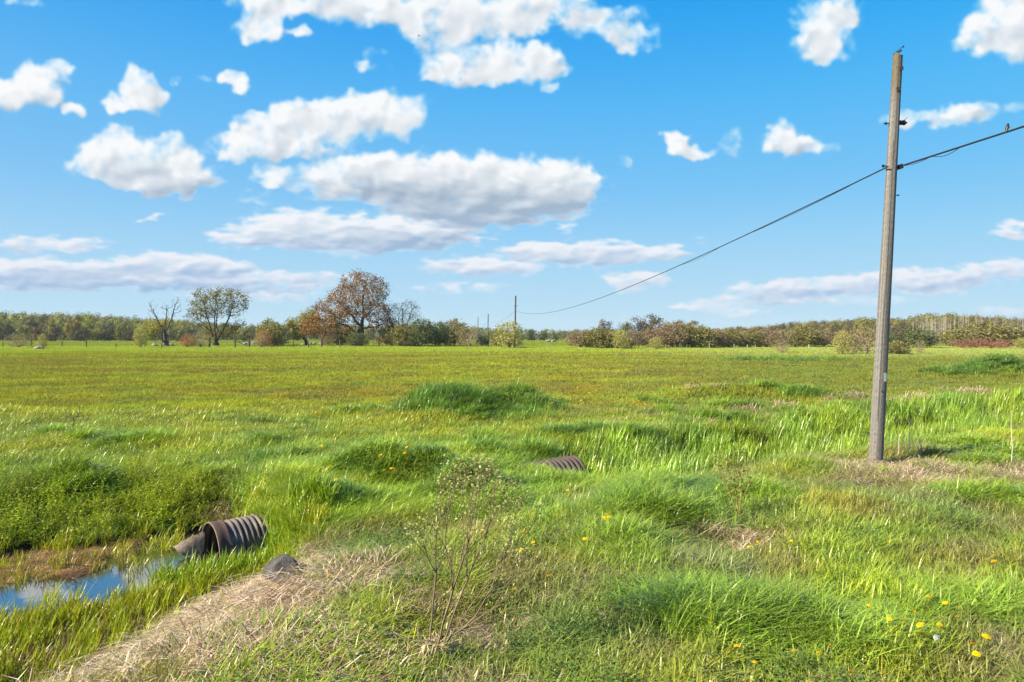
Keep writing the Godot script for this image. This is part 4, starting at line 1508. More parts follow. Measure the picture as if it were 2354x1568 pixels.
func build_trees() -> void:
	# the big oak
	var d := 112.0
	var k := d / FOCAL
	var bx := 824.0
	var by := 796.0
	var oak := [Color(0.30, 0.155, 0.055), Color(0.22, 0.115, 0.045), Color(0.36, 0.19, 0.055), Color(0.17, 0.095, 0.045), Color(0.28, 0.18, 0.055)]
	make_tree("oak_tree", on(bx, d), "huge spreading oak with thin rust-brown spring leaves", "tree", {
		"seed": 4, "radius": 0.78, "bark": Color(0.075, 0.058, 0.048), "tip": 0.017, "power": 2.15, "bf": 0.28, "step": 0.55, "wobble": 0.30, "floor": 0.9,
		"chains": [loc(bx, by, k, [[824, 796], [826, 775], [830, 752]]),
			loc(bx, by, k, [[830, 752], [836, 725], [833, 695], [838, 668, 0.4], [832, 645]]),
			loc(bx, by, k, [[830, 752], [816, 735], [800, 712, 0.8], [782, 694, 1.2], [770, 676, 1.0]]),
			loc(bx, by, k, [[826, 770], [800, 752, -0.5], [772, 742, -1.0], [742, 738, -1.5], [716, 742, -1.0]]),
			loc(bx, by, k, [[825, 778], [796, 768, 1.0], [764, 765, 2.0], [728, 763, 2.5], [708, 758, 2.2]]),
			loc(bx, by, k, [[829, 756], [850, 752, 0.6], [872, 750, 1.0], [893, 741, 0.8], [905, 744, 0.4]]),
			loc(bx, by, k, [[828, 762], [846, 775, 1.0], [868, 787, 1.4], [884, 786, 1.5], [896, 772, 1.4]]),
			loc(bx, by, k, [[833, 735], [852, 715, -0.8], [868, 700, -1.2], [880, 690, -0.6]])],
		"blobs": [blob(bx, by, k, 829, 678, 56, 54, 50, 250, 0.6), blob(bx, by, k, 795, 690, 40, 34, 45, 90, 0.6), blob(bx, by, k, 764, 716, 44, 32, 45, 120, 0.55), blob(bx, by, k, 740, 748, 46, 26, 40, 130, 0.5), blob(bx, by, k, 790, 742, 40, 30, 50, 70, 0.5), blob(bx, by, k, 864, 720, 36, 28, 36, 90, 0.7), blob(bx, by, k, 888, 750, 32, 22, 26, 70, 0.6), blob(bx, by, k, 715, 755, 24, 20, 26, 50, 0.5), blob(bx, by, k, 886, 782, 18, 8, 16, 16, 0.6), blob(bx, by, k, 868, 668, 26, 30, 30, 50, 0.8)],
		"per": 14, "leaf": 0.26, "spread": 0.34, "thin": 0.034, "cols": oak})
	# round fan-shaped tree
	d = 113.0; k = d / FOCAL; bx = 496.0; by = 791.0
	make_tree("fan_shaped_tree", on(bx, d), "fan-shaped tree with many rising stems and sparse olive leaves", "tree", {
		"seed": 6, "radius": 0.55, "bark": Color(0.05, 0.042, 0.036), "tip": 0.015, "bf": 0.55, "step": 0.6, "wobble": 0.12, "floor": 1.2,
		"chains": [loc(bx, by, k, [[496, 791], [496, 782]]), loc(bx, by, k, [[496, 782], [486, 755], [478, 720, 0.5], [476, 690, 0.8]]), loc(bx, by, k, [[496, 782], [498, 750, 0.8], [500, 715, 1.0], [503, 690, 1.0]]), loc(bx, by, k, [[496, 782], [509, 755, -0.6], [522, 722, -1.0], [532, 690, -0.8]]), loc(bx, by, k, [[496, 784], [512, 772, 0.6], [530, 755, 1.0], [548, 744, 1.0]]), loc(bx, by, k, [[495, 782], [478, 758, -1.0], [460, 738, -1.4], [448, 728, -1.0]])],
		"blobs": [blob(bx, by, k, 474, 692, 34, 36, 40, 120, 0.7), blob(bx, by, k, 505, 690, 34, 34, 40, 110, 0.7), blob(bx, by, k, 540, 690, 28, 32, 30, 90, 0.75), blob(bx, by, k, 455, 720, 24, 26, 26, 50, 0.6), blob(bx, by, k, 520, 755, 28, 18, 25, 50, 0.5), blob(bx, by, k, 490, 765, 26, 14, 24, 40, 0.5), blob(bx, by, k, 552, 740, 14, 7, 10, 14, 0.6)],
		"per": 9, "leaf": 0.26, "spread": 0.30, "thin": 0.034, "cols": [Color(0.160, 0.168, 0.040), Color(0.208, 0.192, 0.048), Color(0.128, 0.136, 0.040), Color(0.256, 0.208, 0.064)]})
	# dead tree
	d = 112.0; k = d / FOCAL; bx = 381.0; by = 793.0
	make_tree("dead_tree", on(bx, d), "dead leafless tree with a forked V of bare limbs", "tree", {
		"seed": 9, "radius": 0.48, "bark": Color(0.055, 0.047, 0.042), "tip": 0.020, "bf": 0.4, "step": 0.5, "wobble": 0.28, "floor": 0.8,
		"chains": [loc(bx, by, k, [[382, 793], [380, 775], [378, 760]]), loc(bx, by, k, [[378, 760], [366, 740], [356, 718], [346, 700], [342, 690]]), loc(bx, by, k, [[378, 762], [388, 745], [396, 722], [404, 695], [412, 678]]), loc(bx, by, k, [[378, 758], [380, 735], [384, 712], [380, 694]]), loc(bx, by, k, [[380, 768], [395, 765], [412, 775], [420, 790]])],
		"blobs": [blob(bx, by, k, 352, 708, 12, 26, 14, 40, 0.5), blob(bx, by, k, 404, 700, 14, 26, 14, 40, 0.5), blob(bx, by, k, 380, 712, 14, 22, 14, 24, 0.5), blob(bx, by, k, 362, 765, 22, 20, 18, 50, 0.6), blob(bx, by, k, 408, 768, 20, 20, 18, 55, 0.6)], "per": 0, "leaf": 0.2, "cols": [Color(0.160, 0.160, 0.048)]})
	d = 118.0; k = d / FOCAL; bx = 352.0; by = 792.0
	make_tree("pale_green_tree", on(bx, d), "pale yellow-green tree showing through the dead tree's limbs", "tree", {
		"seed": 12, "radius": 0.22, "bark": Color(0.07, 0.06, 0.05), "tip": 0.014, "step": 0.5,
		"chains": [loc(bx, by, k, [[376, 792], [374, 765], [372, 740]])],
		"blobs": [blob(bx, by, k, 350, 755, 20, 24, 22, 90, 0.4), blob(bx, by, k, 372, 742, 12, 10, 14, 18, 0.5)],
		"per": 16, "leaf": 0.26, "spread": 0.30, "thin": 0.034, "cols": [Color(0.352, 0.336, 0.048), Color(0.272, 0.288, 0.048), Color(0.416, 0.368, 0.080)]})
	# crooked tree left of the oak
	d = 118.0; k = d / FOCAL; bx = 702.0; by = 792.0
	make_tree("crooked_tree", on(bx, d), "crooked tree leaning left beside the oak, yellow-green leaves", "tree", {
		"seed": 15, "radius": 0.42, "bark": Color(0.055, 0.047, 0.04), "tip": 0.015, "step": 0.5, "wobble": 0.25, "floor": 0.8,
		"chains": [loc(bx, by, k, [[704, 793], [703, 780], [692, 764], [682, 752], [668, 742]]), loc(bx, by, k, [[694, 767], [706, 745], [714, 725]])],
		"blobs": [blob(bx, by, k, 682, 742, 24, 14, 22, 70, 0.5), blob(bx, by, k, 712, 728, 22, 20, 22, 80, 0.5), blob(bx, by, k, 682, 768, 14, 10, 16, 40, 0.4)],
		"per": 18, "leaf": 0.26, "spread": 0.30, "thin": 0.034, "cols": [Color(0.304, 0.288, 0.048), Color(0.224, 0.240, 0.048), Color(0.352, 0.304, 0.080)]})
	# bare twiggy tree right of the oak
	d = 114.0; k = d / FOCAL; bx = 920.0; by = 797.0
	make_tree("bare_tree", on(bx, d), "bare grey twiggy tree right of the oak, taller twin stems", "tree", {
		"seed": 18, "radius": 0.24, "bark": Color(0.105, 0.085, 0.072), "tip": 0.011, "bf": 0.5, "step": 0.45, "wobble": 0.18, "floor": 0.8,
		"chains": [loc(bx, by, k, [[920, 797], [921, 775]]), loc(bx, by, k, [[921, 775], [917, 745], [914, 715], [911, 700]]), loc(bx, by, k, [[921, 775], [936, 745], [947, 715], [944, 696]]), loc(bx, by, k, [[921, 775], [926, 740], [925, 710]])],
		"blobs": [blob(bx, by, k, 908, 726, 24, 30, 22, 190, 0.4), blob(bx, by, k, 942, 722, 27, 34, 22, 240, 0.4), blob(bx, by, k, 925, 765, 34, 20, 24, 120, 0.4)],
		"per": 4, "leaf": 0.16, "spread": 0.24, "thin": 0.02, "cols": [Color(0.224, 0.192, 0.080), Color(0.192, 0.208, 0.064)]})
	# small leafy bush at the oak's foot
	shrub_kinds()

var kinds := {}

func shrub_proto(key: String, label: String, seed_: int, bark: Color, cols: Array, per: int, leaf: float, stems: int, flat := 0.5) -> void:
	# a dome of stems, 3.4 wide and 2.6 high
	var r := RandomNumberGenerator.new()
	r.seed = seed_
	var ch := [[Vector3.ZERO, Vector3(0, 0.12, 0)]]
	for i in stems:
		var a := TAU * i / stems + r.randf_range(-0.3, 0.3)
		var o := r.randf_range(0.3, 0.95)
		ch.append([Vector3(0, 0.12, 0), Vector3(cos(a) * o * 0.45, 0.7, sin(a) * o * 0.45), Vector3(cos(a) * o, 1.5, sin(a) * o)])
	var o := make_tree("shrub", Vector3.ZERO, label, "shrub", {
		"seed": seed_, "radius": 0.10, "bark": bark, "tip": 0.009, "bf": 0.5, "step": 0.4, "wobble": 0.12, "floor": 0.25, "wood_name": "stems", "leaf_name": "foliage",
		"chains": ch, "blobs": [[Vector3(0, 1.25, 0), Vector3(1.6, 1.3, 1.5), 210, flat], [Vector3(0.4, 0.9, 0.3), Vector3(1.25, 0.7, 1.2), 70, 0.3]],
		"per": per, "leaf": leaf, "spread": 0.16, "thin": 0.018, "cols": cols}, "")
	kinds[key] = o

func shrub_kinds() -> void:
	shrub_proto("purple", "x", 31, Color(0.263, 0.184, 0.166), [Color(0.263, 0.193, 0.131), Color(0.228, 0.210, 0.105), Color(0.298, 0.210, 0.158)], 9, 0.15, 7)
	shrub_proto("olive", "x", 32, Color(0.175, 0.140, 0.105), [Color(0.228, 0.219, 0.079), Color(0.280, 0.263, 0.096), Color(0.193, 0.193, 0.079)], 14, 0.17, 6)
	shrub_proto("lime", "x", 33, Color(0.228, 0.193, 0.105), [Color(0.367, 0.359, 0.105), Color(0.298, 0.315, 0.088), Color(0.438, 0.403, 0.158)], 8, 0.15, 7)
	shrub_proto("dark", "x", 34, Color(0.088, 0.079, 0.070), [Color(0.13, 0.17, 0.065), Color(0.140, 0.175, 0.061), Color(0.088, 0.105, 0.052)], 11, 0.17, 6)
	shrub_proto("twiggy", "x", 35, Color(0.280, 0.228, 0.175), [Color(0.315, 0.289, 0.140), Color(0.280, 0.228, 0.123)], 4, 0.13, 8)
	shrub_proto("rust", "x", 36, Color(0.280, 0.131, 0.079), [Color(0.420, 0.210, 0.105), Color(0.350, 0.175, 0.088)], 7, 0.13, 8)
	shrub_proto("red", "x", 37, Color(0.350, 0.131, 0.105), [Color(0.333, 0.175, 0.131), Color(0.280, 0.193, 0.123)], 4, 0.11, 12)
	var words := {"purple": "purple-brown twiggy bush", "olive": "rounded olive bush", "lime": "pale yellow-green bush", "dark": "dark green dense bush", "twiggy": "thin tan twiggy bush", "rust": "rust-coloured small bush", "red": "red-stemmed dogwood bush"}
	# kind, x, foot, width, top, distance, where (unique words after the kind), group
	var row := "row of bushes along the right-hand fence"
	var left := "bushes along the left meadow fence"
	var lone := "lone bushes in the right of the meadow"
	var L := [
		["twiggy", 42, 806, 46, 778, 101.0, "left of the pale field boulder", left], ["lime", 133.0 - 36, 808, 16, 781, 96.0, "narrow, standing behind the pale field boulder", left], ["lime", 324, 806, 26, 762, 103.0, "tall and narrow, at a leaning fence post left of the dead tree", left],
		["rust", 430, 805, 28, 780, 103.0, "right of the dead tree", left], ["twiggy", 461, 804, 40, 776, 104.0, "at the fan-shaped tree's left foot", left], ["rust", 607, 802, 34, 770, 105.0, "right of the wooden brace", left], ["twiggy", 600, 803, 26, 778, 103.0, "low, before the rust bush by the brace", left],
		["olive", 655.0 - 25, 802, 52, 757, 108.0, "grey, left of the crooked tree", left], ["olive", 617, 800, 40, 752, 122.0, "taller, left of the crooked tree and behind the rust bush", left],
		["dark", 823, 802, 40, 776, 108.0, "low at the oak's foot", "bushes near the oak"], ["purple", 755, 799, 36, 770, 117.0, "under the oak's left limbs", "bushes near the oak"], ["olive", 785, 799, 30, 772, 119.0, "under the oak, just left of its trunk", "bushes near the oak"], ["dark", 905, 802, 48, 762, 112.0, "between oak and bare tree", "bushes near the oak"], ["olive", 928, 802, 46, 758, 110.0, "at the bare tree's foot", "bushes near the oak"],
		["dark", 970, 803, 50, 750, 109.0, "right of the bare tree, the tallest there", "bushes near the oak"], ["dark", 1005, 803, 48, 756, 111.0, "second one right of the bare tree", "bushes near the oak"], ["olive", 1045, 801, 56, 752, 116.0, "behind the two dark bushes right of the bare tree", "bushes near the oak"], ["twiggy", 1080, 804, 50, 761, 104.0, "full, left of the distant telephone pole", "bushes near the far telephone pole"], ["dark", 1110, 800, 26, 778, 118.0, "low, left of the distant telephone pole", "bushes near the far telephone pole"],
		["lime", 1171, 805, 60, 756, 99.0, "big, at the distant telephone pole's foot", "bushes near the far telephone pole"], ["olive", 1142, 800, 26, 768, 116.0, "small, behind the big bush at the distant pole", "bushes near the far telephone pole"],
		["purple", 1334, 805, 56, 771, 98.0, "first of the right-hand row", row], ["olive", 1374, 806, 58, 768, 97.0, "second of the right-hand row", row], ["olive", 1408, 806, 48, 773, 98.0, "third of the right-hand row", row], ["lime", 1428, 809, 36, 774, 93.0, "in front of the row's third bush", row], ["purple", 1452, 805, 40, 772, 99.0, "left edge of the gap in the row", row],
		["purple", 1496, 804, 54, 768, 100.0, "right edge of the gap in the row", row], ["lime", 1508, 810, 27, 787, 92.0, "small, standing alone before the gap", row], ["purple", 1545, 803, 66, 754, 101.0, "tallest of the right-hand row", row], ["olive", 1582, 803, 60, 760, 102.0, "just right of the row's tallest bush", row], ["olive", 1613, 803, 54, 762, 101.0, "two right of the row's tallest bush", row],
		["purple", 1643, 802, 50, 767, 102.0, "three right of the row's tallest bush", row], ["olive", 1675, 802, 48, 768, 103.0, "four right of the row's tallest bush", row], ["twiggy", 1700, 802, 40, 770, 103.0, "beside the paired short posts of the right row", row], ["olive", 1725, 801, 46, 767, 104.0, "mid row, before the brown hill of trees", row], ["purple", 1762, 800, 62, 765, 104.0, "broad, fifth from the near pole in the row", row],
		["twiggy", 1802, 800, 44, 764, 105.0, "fourth from the near pole in the row", row], ["olive", 1846, 800, 62, 761, 106.0, "broad, third from the near pole in the row", row], ["purple", 1895, 799, 54, 766, 107.0, "second from the near pole in the row", row], ["purple", 1950, 799, 60, 767, 108.0, "next to the near pole in the row", row],
		["twiggy", 1798, 816, 28, 788, 80.0, "lone, on the pale green strip left of the near pole", lone], ["lime", 1937, 819, 34, 776, 77.0, "upright, just left of the near pole", lone], ["twiggy", 1960, 817, 22, 792, 79.0, "small, between upright bush and near pole", lone], ["twiggy", 1994, 819, 52, 766, 77.0, "half hidden by the near pole on its left", lone],
		["dark", 2052, 801, 36, 771, 100.0, "round, right behind the near pole", lone], ["olive", 1985, 800, 44, 748, 112.0, "tall, behind the near pole's left edge", lone], ["olive", 2062, 821, 46, 794, 76.0, "low sprawling, at the near pole's right", lone], ["dark", 2108, 801, 66, 763, 100.0, "dense round dome right of the near pole", lone], ["twiggy", 2116, 818, 18, 791, 78.0, "thin bare, before the dense round dome", lone],
		["olive", 2205, 796, 70, 762, 110.0, "left end of the big willow thicket", "willow thicket far right"], ["olive", 2250, 796, 90, 753, 113.0, "middle of the big willow thicket", "willow thicket far right"], ["olive", 2300, 796, 80, 757, 111.0, "right part of the big willow thicket", "willow thicket far right"], ["dark", 2345, 797, 60, 766, 110.0, "at the right edge of the picture", "willow thicket far right"],
		["red", 2212, 803, 46, 784, 98.0, "leftmost before the thicket", "red dogwoods far right"], ["red", 2244, 803, 44, 782, 97.0, "second from left before the thicket", "red dogwoods far right"], ["red", 2278, 803, 46, 783, 97.0, "third from left before the thicket", "red dogwoods far right"], ["red", 2310, 803, 40, 786, 98.0, "rightmost before the thicket", "red dogwoods far right"], ["lime", 2352, 805, 30, 784, 94.0, "at the right end of the red dogwoods", "red dogwoods far right"]]
	var first := {}
	for i in L.size():
		var q: Array = L[i]
		var p := on(q[1], q[5])
		var sc: float = q[5] / FOCAL
		var size := Vector3(q[3] * sc / 2.5, (q[2] - q[4]) * sc / 2.02, q[3] * sc / 2.5)
		var lab: String = words[q[0]] + ", " + q[6]
		var turn := fmod(i * 2.399, TAU)
		if not first.has(q[0]):
			first[q[0]] = true
			var o: Node3D = kinds[q[0]]
			o.position = p; o.rotation.y = turn; o.scale = size
			o.set_meta("label", lab); o.set_meta("group", q[7])
		else:
			copy(kinds[q[0]], p, turn, size, lab, q[7])

# ------------------------------------------------------------------ woods
func far_tree(seed_: int, clumps: int, per: int, leaf: float, narrow: float, trunk: Color) -> ArrayMesh:
	# one unit high
	var r := RandomNumberGenerator.new()
	r.seed = seed_
	var b := MB.new()
	b.tube(Vector3.ZERO, Vector3(r.randf_range(-0.03, 0.03), 0.6, 0), 0.018, 0.010, 5, trunk, trunk)
	for i in clumps:
		var a := TAU * r.randf()
		var y := r.randf_range(0.08, 0.90)
		var reach := narrow * sqrt(maxf(0.05, 1.0 - pow((y - 0.45) / 0.56, 2.0)))
		var c := Vector3(cos(a) * reach * r.randf_range(0.3, 0.85), y, sin(a) * reach * r.randf_range(0.3, 0.85))
		b.tube(Vector3(0, y * 0.55, 0), c, 0.007, 0.003, 3, trunk, trunk)
		var rad := r.randf_range(0.09, 0.16)
		var tone := r.randf_range(0.85, 1.15)
		for j in per:
			var d := Vector3(r.randfn(), r.randfn() * 0.75, r.randfn()).normalized()
			var o := c + d * rad * pow(r.randf(), 0.4)
			var u := (d + Vector3(r.randfn(), r.randfn(), r.randfn()) * 0.7).normalized()
			var s := u.cross(Vector3(r.randfn(), r.randfn(), r.randfn())).normalized() * leaf * r.randf_range(0.6, 1.2)
			var w := u.cross(s).normalized() * leaf * r.randf_range(0.4, 0.9)
			var cc := Color(1, 1, 1) * tone * r.randf_range(0.85, 1.15)
			var nn := (d * 0.8 + (o - Vector3(0, 0.4, 0)).normalized() * 0.5 + s.cross(w).normalized() * 0.25 * signf(s.cross(w).dot(d))).normalized()
			b.tri3(o - s, o + w, o + s, nn, nn, nn, cc, cc, cc)
			b.tri3(o - s, o + s * 0.2 - w, o + w * 0.3, nn, nn, nn, cc, cc, cc)
	return b.mesh()

func tinted(m: ArrayMesh, c: Color) -> ArrayMesh:
	var a := m.surface_get_arrays(0)
	var col: PackedColorArray = a[Mesh.ARRAY_COLOR]
	for i in col.size(): col[i] = Color(col[i].r * c.r, col[i].g * c.g, col[i].b * c.b)
	a[Mesh.ARRAY_COLOR] = col
	var o := ArrayMesh.new()
	o.add_surface_from_arrays(Mesh.PRIMITIVE_TRIANGLES, a)
	return o

func profile(list: Array, x: float) -> float:
	for i in list.size() - 1:
		if x <= list[i + 1][0]:
			return lerpf(list[i][1], list[i + 1][1], clampf((x - list[i][0]) / (list[i + 1][0] - list[i][0]), 0.0, 1.0))
	return list[-1][1]

func build_woods() -> void:
	var lm := leafy("tree leaf", Color(0.6, 0.6, 0.2), 0.6, 0.3)
	var tr := Color(0.9, 0.75, 0.8)
	var protos := [far_tree(1, 22, 46, 0.028, 0.36, tr), far_tree(2, 24, 42, 0.028, 0.30, tr), far_tree(3, 20, 50, 0.030, 0.42, tr), far_tree(4, 22, 34, 0.025, 0.33, tr)]
	var r := RandomNumberGenerator.new()
	r.seed = 300
	var pal_left := [Color(0.200, 0.220, 0.075), Color(0.240, 0.270, 0.080), Color(0.170, 0.170, 0.085), Color(0.290, 0.330, 0.080), Color(0.140, 0.160, 0.080), Color(0.220, 0.190, 0.100)]
	var pal_mid := [Color(0.170, 0.210, 0.075), Color(0.240, 0.280, 0.080), Color(0.190, 0.180, 0.085), Color(0.140, 0.165, 0.080)]
	var pal_right := [Color(0.200, 0.180, 0.090), Color(0.190, 0.195, 0.080), Color(0.250, 0.225, 0.080), Color(0.170, 0.145, 0.090), Color(0.230, 0.245, 0.080)]
	var woods := [
		["woodland", "hazy spring wood behind the dead tree, far left", [[-500.0, 716.0], [0.0, 719.0], [200.0, 722.0], [330.0, 731.0], [427.0, 735.0], [553.0, 745.0], [640.0, 748.0]], -420.0, 640.0, 262.0, 55.0, 6.2, pal_left],
		["woodland", "low far line of trees behind oak and distant pole", [[640.0, 748.0], [700.0, 744.0], [960.0, 748.0], [1100.0, 752.0], [1180.0, 757.0], [1420.0, 757.0], [1620.0, 757.0]], 640.0, 1630.0, 290.0, 45.0, 6.2, pal_mid],
		["woodland", "brown-green wooded rise on the right behind the bushes", [[1600.0, 758.0], [1640.0, 755.0], [1740.0, 749.0], [1800.0, 743.0], [1900.0, 738.0], [1985.0, 732.0], [2060.0, 732.0], [2154.0, 720.0], [2250.0, 728.0], [2360.0, 732.0], [2900.0, 735.0]], 1615.0, 2760.0, 225.0, 60.0, 5.2, pal_right]]
	for q in woods:
		var where := []
		var tint := []
		var d: float = q[5]
		while d < q[5] + q[6]:
			var x: float = (q[3] - 1177.0) / FOCAL * d
			var x1: float = (q[4] - 1177.0) / FOCAL * d
			while x < x1:
				var sp: float = q[7] * r.randf_range(0.6, 1.2)
				var px := x + r.randf_range(-1, 1) * 1.5
				var pz: float = -d + r.randf_range(-1, 1) * 2.5
				var sx: float = 1177.0 + FOCAL * px / -pz
				var h: float = (768.0 - profile(q[2], sx)) / FOCAL * -pz + 2.54 - height(px, pz)
				var front: float = 1.0 - smoothstep(0.0, 12.0, d - q[5])
				h *= r.randf_range(0.88, 1.10) * lerpf(1.0, r.randf_range(0.35, 0.9), front * 0.9)
				var wd := h * r.randf_range(0.85, 1.3)
				where.append(Transform3D(Basis(Vector3.UP, r.randf() * TAU).scaled(Vector3(wd, h, wd)), gxz(px, pz)))
				var c: Color = q[8][r.randi() % q[8].size()]
				tint.append(shade(c, r.randf_range(0.8, 1.25)))
				x += sp
			d += q[7] * 0.95
		put_copies(stuff(q[0], q[1], "wood"), "trees", protos, lm, where, tint)
	# trees that can be told apart before the woods
	var named := [
		["purple", Color(0.13, 0.10, 0.075), "mauve-brown"], ["green", Color(0.155, 0.165, 0.045), "mid-green"], ["orange", Color(0.19, 0.145, 0.04), "ochre-green"], ["dark", Color(0.065, 0.070, 0.040), "dark grey-green"], ["lime", Color(0.22, 0.225, 0.045), "bright yellow-green"], ["brown", Color(0.125, 0.095, 0.05), "dull brown"], ["rust", Color(0.20, 0.115, 0.07), "rusty"]]
	var made := {}
	for i in named.size():
		var t := thing("tree", Vector3.ZERO, "x", "tree")
		obj("crown", tinted(far_tree(40 + i, 28, 60, 0.027, 0.40, Color(0.0, 0.0, 0.0)), named[i][1]), lm, t)
		var b := MB.new()
		b.tube(Vector3(0, -0.03, 0), Vector3(0.01, 0.35, 0), 0.022, 0.016, 6, Color(0.06, 0.05, 0.045), Color(0.06, 0.05, 0.045))
		b.tube(Vector3(0.01, 0.35, 0), Vector3(-0.02, 0.7, 0.02), 0.016, 0.006, 6, Color(0.06, 0.05, 0.045), Color(0.06, 0.05, 0.045))
		for j in 6:
			b.tube(Vector3(0.0, 0.28 + 0.06 * j, 0), Vector3(cos(j * 2.4) * 0.25, 0.55 + 0.05 * j, sin(j * 2.4) * 0.25), 0.010, 0.003, 4, Color(0.06, 0.05, 0.045), Color(0.06, 0.05, 0.045))
		obj("trunk", b.mesh(), plain("bark", Color(1, 1, 1), 0.9, true), t)
		made[named[i][0]] = [t, named[i][2], false]
	# kind, x, top, width, distance, words, group
	var island := "clump of trees on the right, beyond the first bushes"
	var edge := "trees at the front edge of the left wood"
	var rise := "trees at the front edge of the right wood"
	var N := [
		["brown", 1392, 736, 56, 135.0, "lowest, at the left end of the right clump", island], ["green", 1432, 733, 48, 140.0, "round, second from left in the right clump", island], ["purple", 1468, 730, 56, 146.0, "slender, third in the right clump", island], ["purple", 1490, 724, 60, 148.0, "tallest of the right clump", island], ["brown", 1514, 729, 66, 142.0, "broad, right of the clump's tallest", island], ["green", 1548, 728, 54, 144.0, "domed, second from right in the clump", island], ["orange", 1590, 737, 50, 140.0, "at the right end of the clump", island], ["dark", 1480, 752, 50, 136.0, "low, at the middle foot of the clump", island], ["dark", 1560, 748, 46, 134.0, "low, at the right foot of the clump", island],
		["dark", 14, 738, 44, 232.0, "squat, at the picture's left edge", edge], ["green", 60, 742, 46, 230.0, "wide, second from the left edge", edge], ["rust", 88, 752, 30, 226.0, "low bush-like, near the left edge", edge], ["dark", 120, 744, 44, 228.0, "rounded, above two leaning fence posts", edge], ["lime", 128, 735, 34, 246.0, "brightest near the left edge", edge], ["orange", 172, 727, 50, 244.0, "tall ochre crown of the left wood", edge], ["rust", 118, 766, 24, 222.0, "tiny, before the rounded dark tree", edge], ["dark", 186, 751, 46, 226.0, "dark and low under the tall ochre crown", edge], ["lime", 224, 755, 34, 228.0, "pale and low, halfway to the dead tree", edge], ["dark", 250, 754, 40, 230.0, "low, right of the pale low one", edge], ["lime", 276, 746, 30, 240.0, "light crown left of the tall narrow bush", edge], ["dark", 300, 756, 36, 228.0, "low, just left of the tall narrow bush", edge],
		["dark", 1196, 762, 26, 250.0, "right of the distant pole, low", "trees of the far middle line"], ["dark", 1222, 760, 28, 252.0, "second right of the distant pole", "trees of the far middle line"], ["dark", 1248, 760, 26, 252.0, "third right of the distant pole", "trees of the far middle line"], ["green", 1276, 762, 30, 250.0, "light one over the pasture's stone heap", "trees of the far middle line"], ["green", 1316, 760, 34, 250.0, "broad light one left of the right-hand row", "trees of the far middle line"], ["dark", 420, 768, 44, 215.0, "low, between dead tree and fan-shaped tree", edge], ["green", 560, 752, 50, 220.0, "right behind the fan-shaped tree", edge],
		["green", 1660, 757, 44, 190.0, "left end of the right wood's front", rise], ["orange", 1700, 756, 40, 186.0, "second along the right wood's front", rise], ["brown", 1745, 752, 46, 188.0, "third along the right wood's front", rise], ["brown", 1790, 747, 48, 190.0, "fourth along the right wood's front", rise], ["orange", 1832, 750, 46, 184.0, "fifth along the right wood's front", rise], ["green", 1880, 744, 54, 186.0, "broad, above the row's third bush from the pole", rise], ["dark", 1920, 746, 36, 184.0, "dark, left behind the near pole", rise], ["purple", 1958, 738, 50, 188.0, "mauve, left behind the near pole", rise], ["green", 2012, 742, 40, 186.0, "directly behind the near pole", rise], ["purple", 2060, 750, 44, 180.0, "right behind the near pole", rise]]
	for i in N.size():
		var q: Array = N[i]
		var p := on(q[1], q[4])
		var k: float = q[4] / FOCAL
		var h: float = ((768.0 - q[2]) * k + 2.54 - p.y) * 1.06
		var w: float = q[3] * k / 0.82
		var m: Array = made[q[0]]
		var lab: String = m[1] + " tree, " + q[5]
		if not m[2]:
			m[2] = true
			m[0].position = p; m[0].rotation.y = i * 1.7; m[0].scale = Vector3(w, h, w)
			m[0].set_meta("label", lab); m[0].set_meta("group", q[6])
		else:
			copy(m[0], p, i * 1.7, Vector3(w, h, w), lab, q[6])
	# grey bare trunks of a drowned stand, far right
	var proto := []
	for i in 3:
		var rr := RandomNumberGenerator.new()
		rr.seed = 90 + i
		var t := thing("bare_tree", Vector3.ZERO, "slender grey leafless trunk in the pale stand at far right", "tree", "grey bare trunks of the stand at far right")
		var b := MB.new()
		var g := Color(0.33, 0.30, 0.28)
		var p := Vector3(0, -0.03, 0)
		for j in 8:
			var n := Vector3(rr.randfn(0, 0.006), (j + 1) / 8.0, rr.randfn(0, 0.006))
			b.tube(p, n, 0.0085 * (1.0 - j / 9.5), 0.0085 * (1.0 - (j + 1) / 9.5), 5, g, g)
			p = n
		obj("trunk", b.mesh(), plain("bark", Color(1, 1, 1), 0.9, true), t)
		b = MB.new()
		for j in 22:
			var y := rr.randf_range(0.3, 0.97)
			var a := rr.randf() * TAU
			var e := Vector3(cos(a) * 0.07, y + rr.randf_range(0.02, 0.09), sin(a) * 0.07) * Vector3(1.3 - y, 1, 1.3 - y)
			b.tube(Vector3(0, y, 0), e, 0.003, 0.001, 3, g, g)
		obj("twigs", b.mesh(), plain("bark", Color(1, 1, 1), 0.9, true), t)
		proto.append([t, false])
	var top := [[2080.0, 744.0], [2110.0, 734.0], [2160.0, 726.0], [2250.0, 722.0], [2320.0, 724.0], [2420.0, 726.0]]
	for i in 84:
		var sx := r.randf_range(2096.0, 2365.0)
		if i < 40: sx = 2165.0 + r.randfn(0.0, 32.0)
		var dd := r.randf_range(165.0, 186.0)
		var p := on(sx, dd)
		var h := ((768.0 - profile(top, sx) + r.randf_range(-14.0, 12.0)) / FOCAL * dd + 2.54 - p.y)
		var w := h * r.randf_range(0.8, 1.3)
		var m: Array = proto[i % 3]
		if not m[1]:
			m[1] = true
			m[0].position = p; m[0].scale = Vector3(w, h, w)
		else:
			copy(m[0], p, r.randf() * TAU, Vector3(w, h, w), m[0].get_meta("label"), m[0].get_meta("group"))

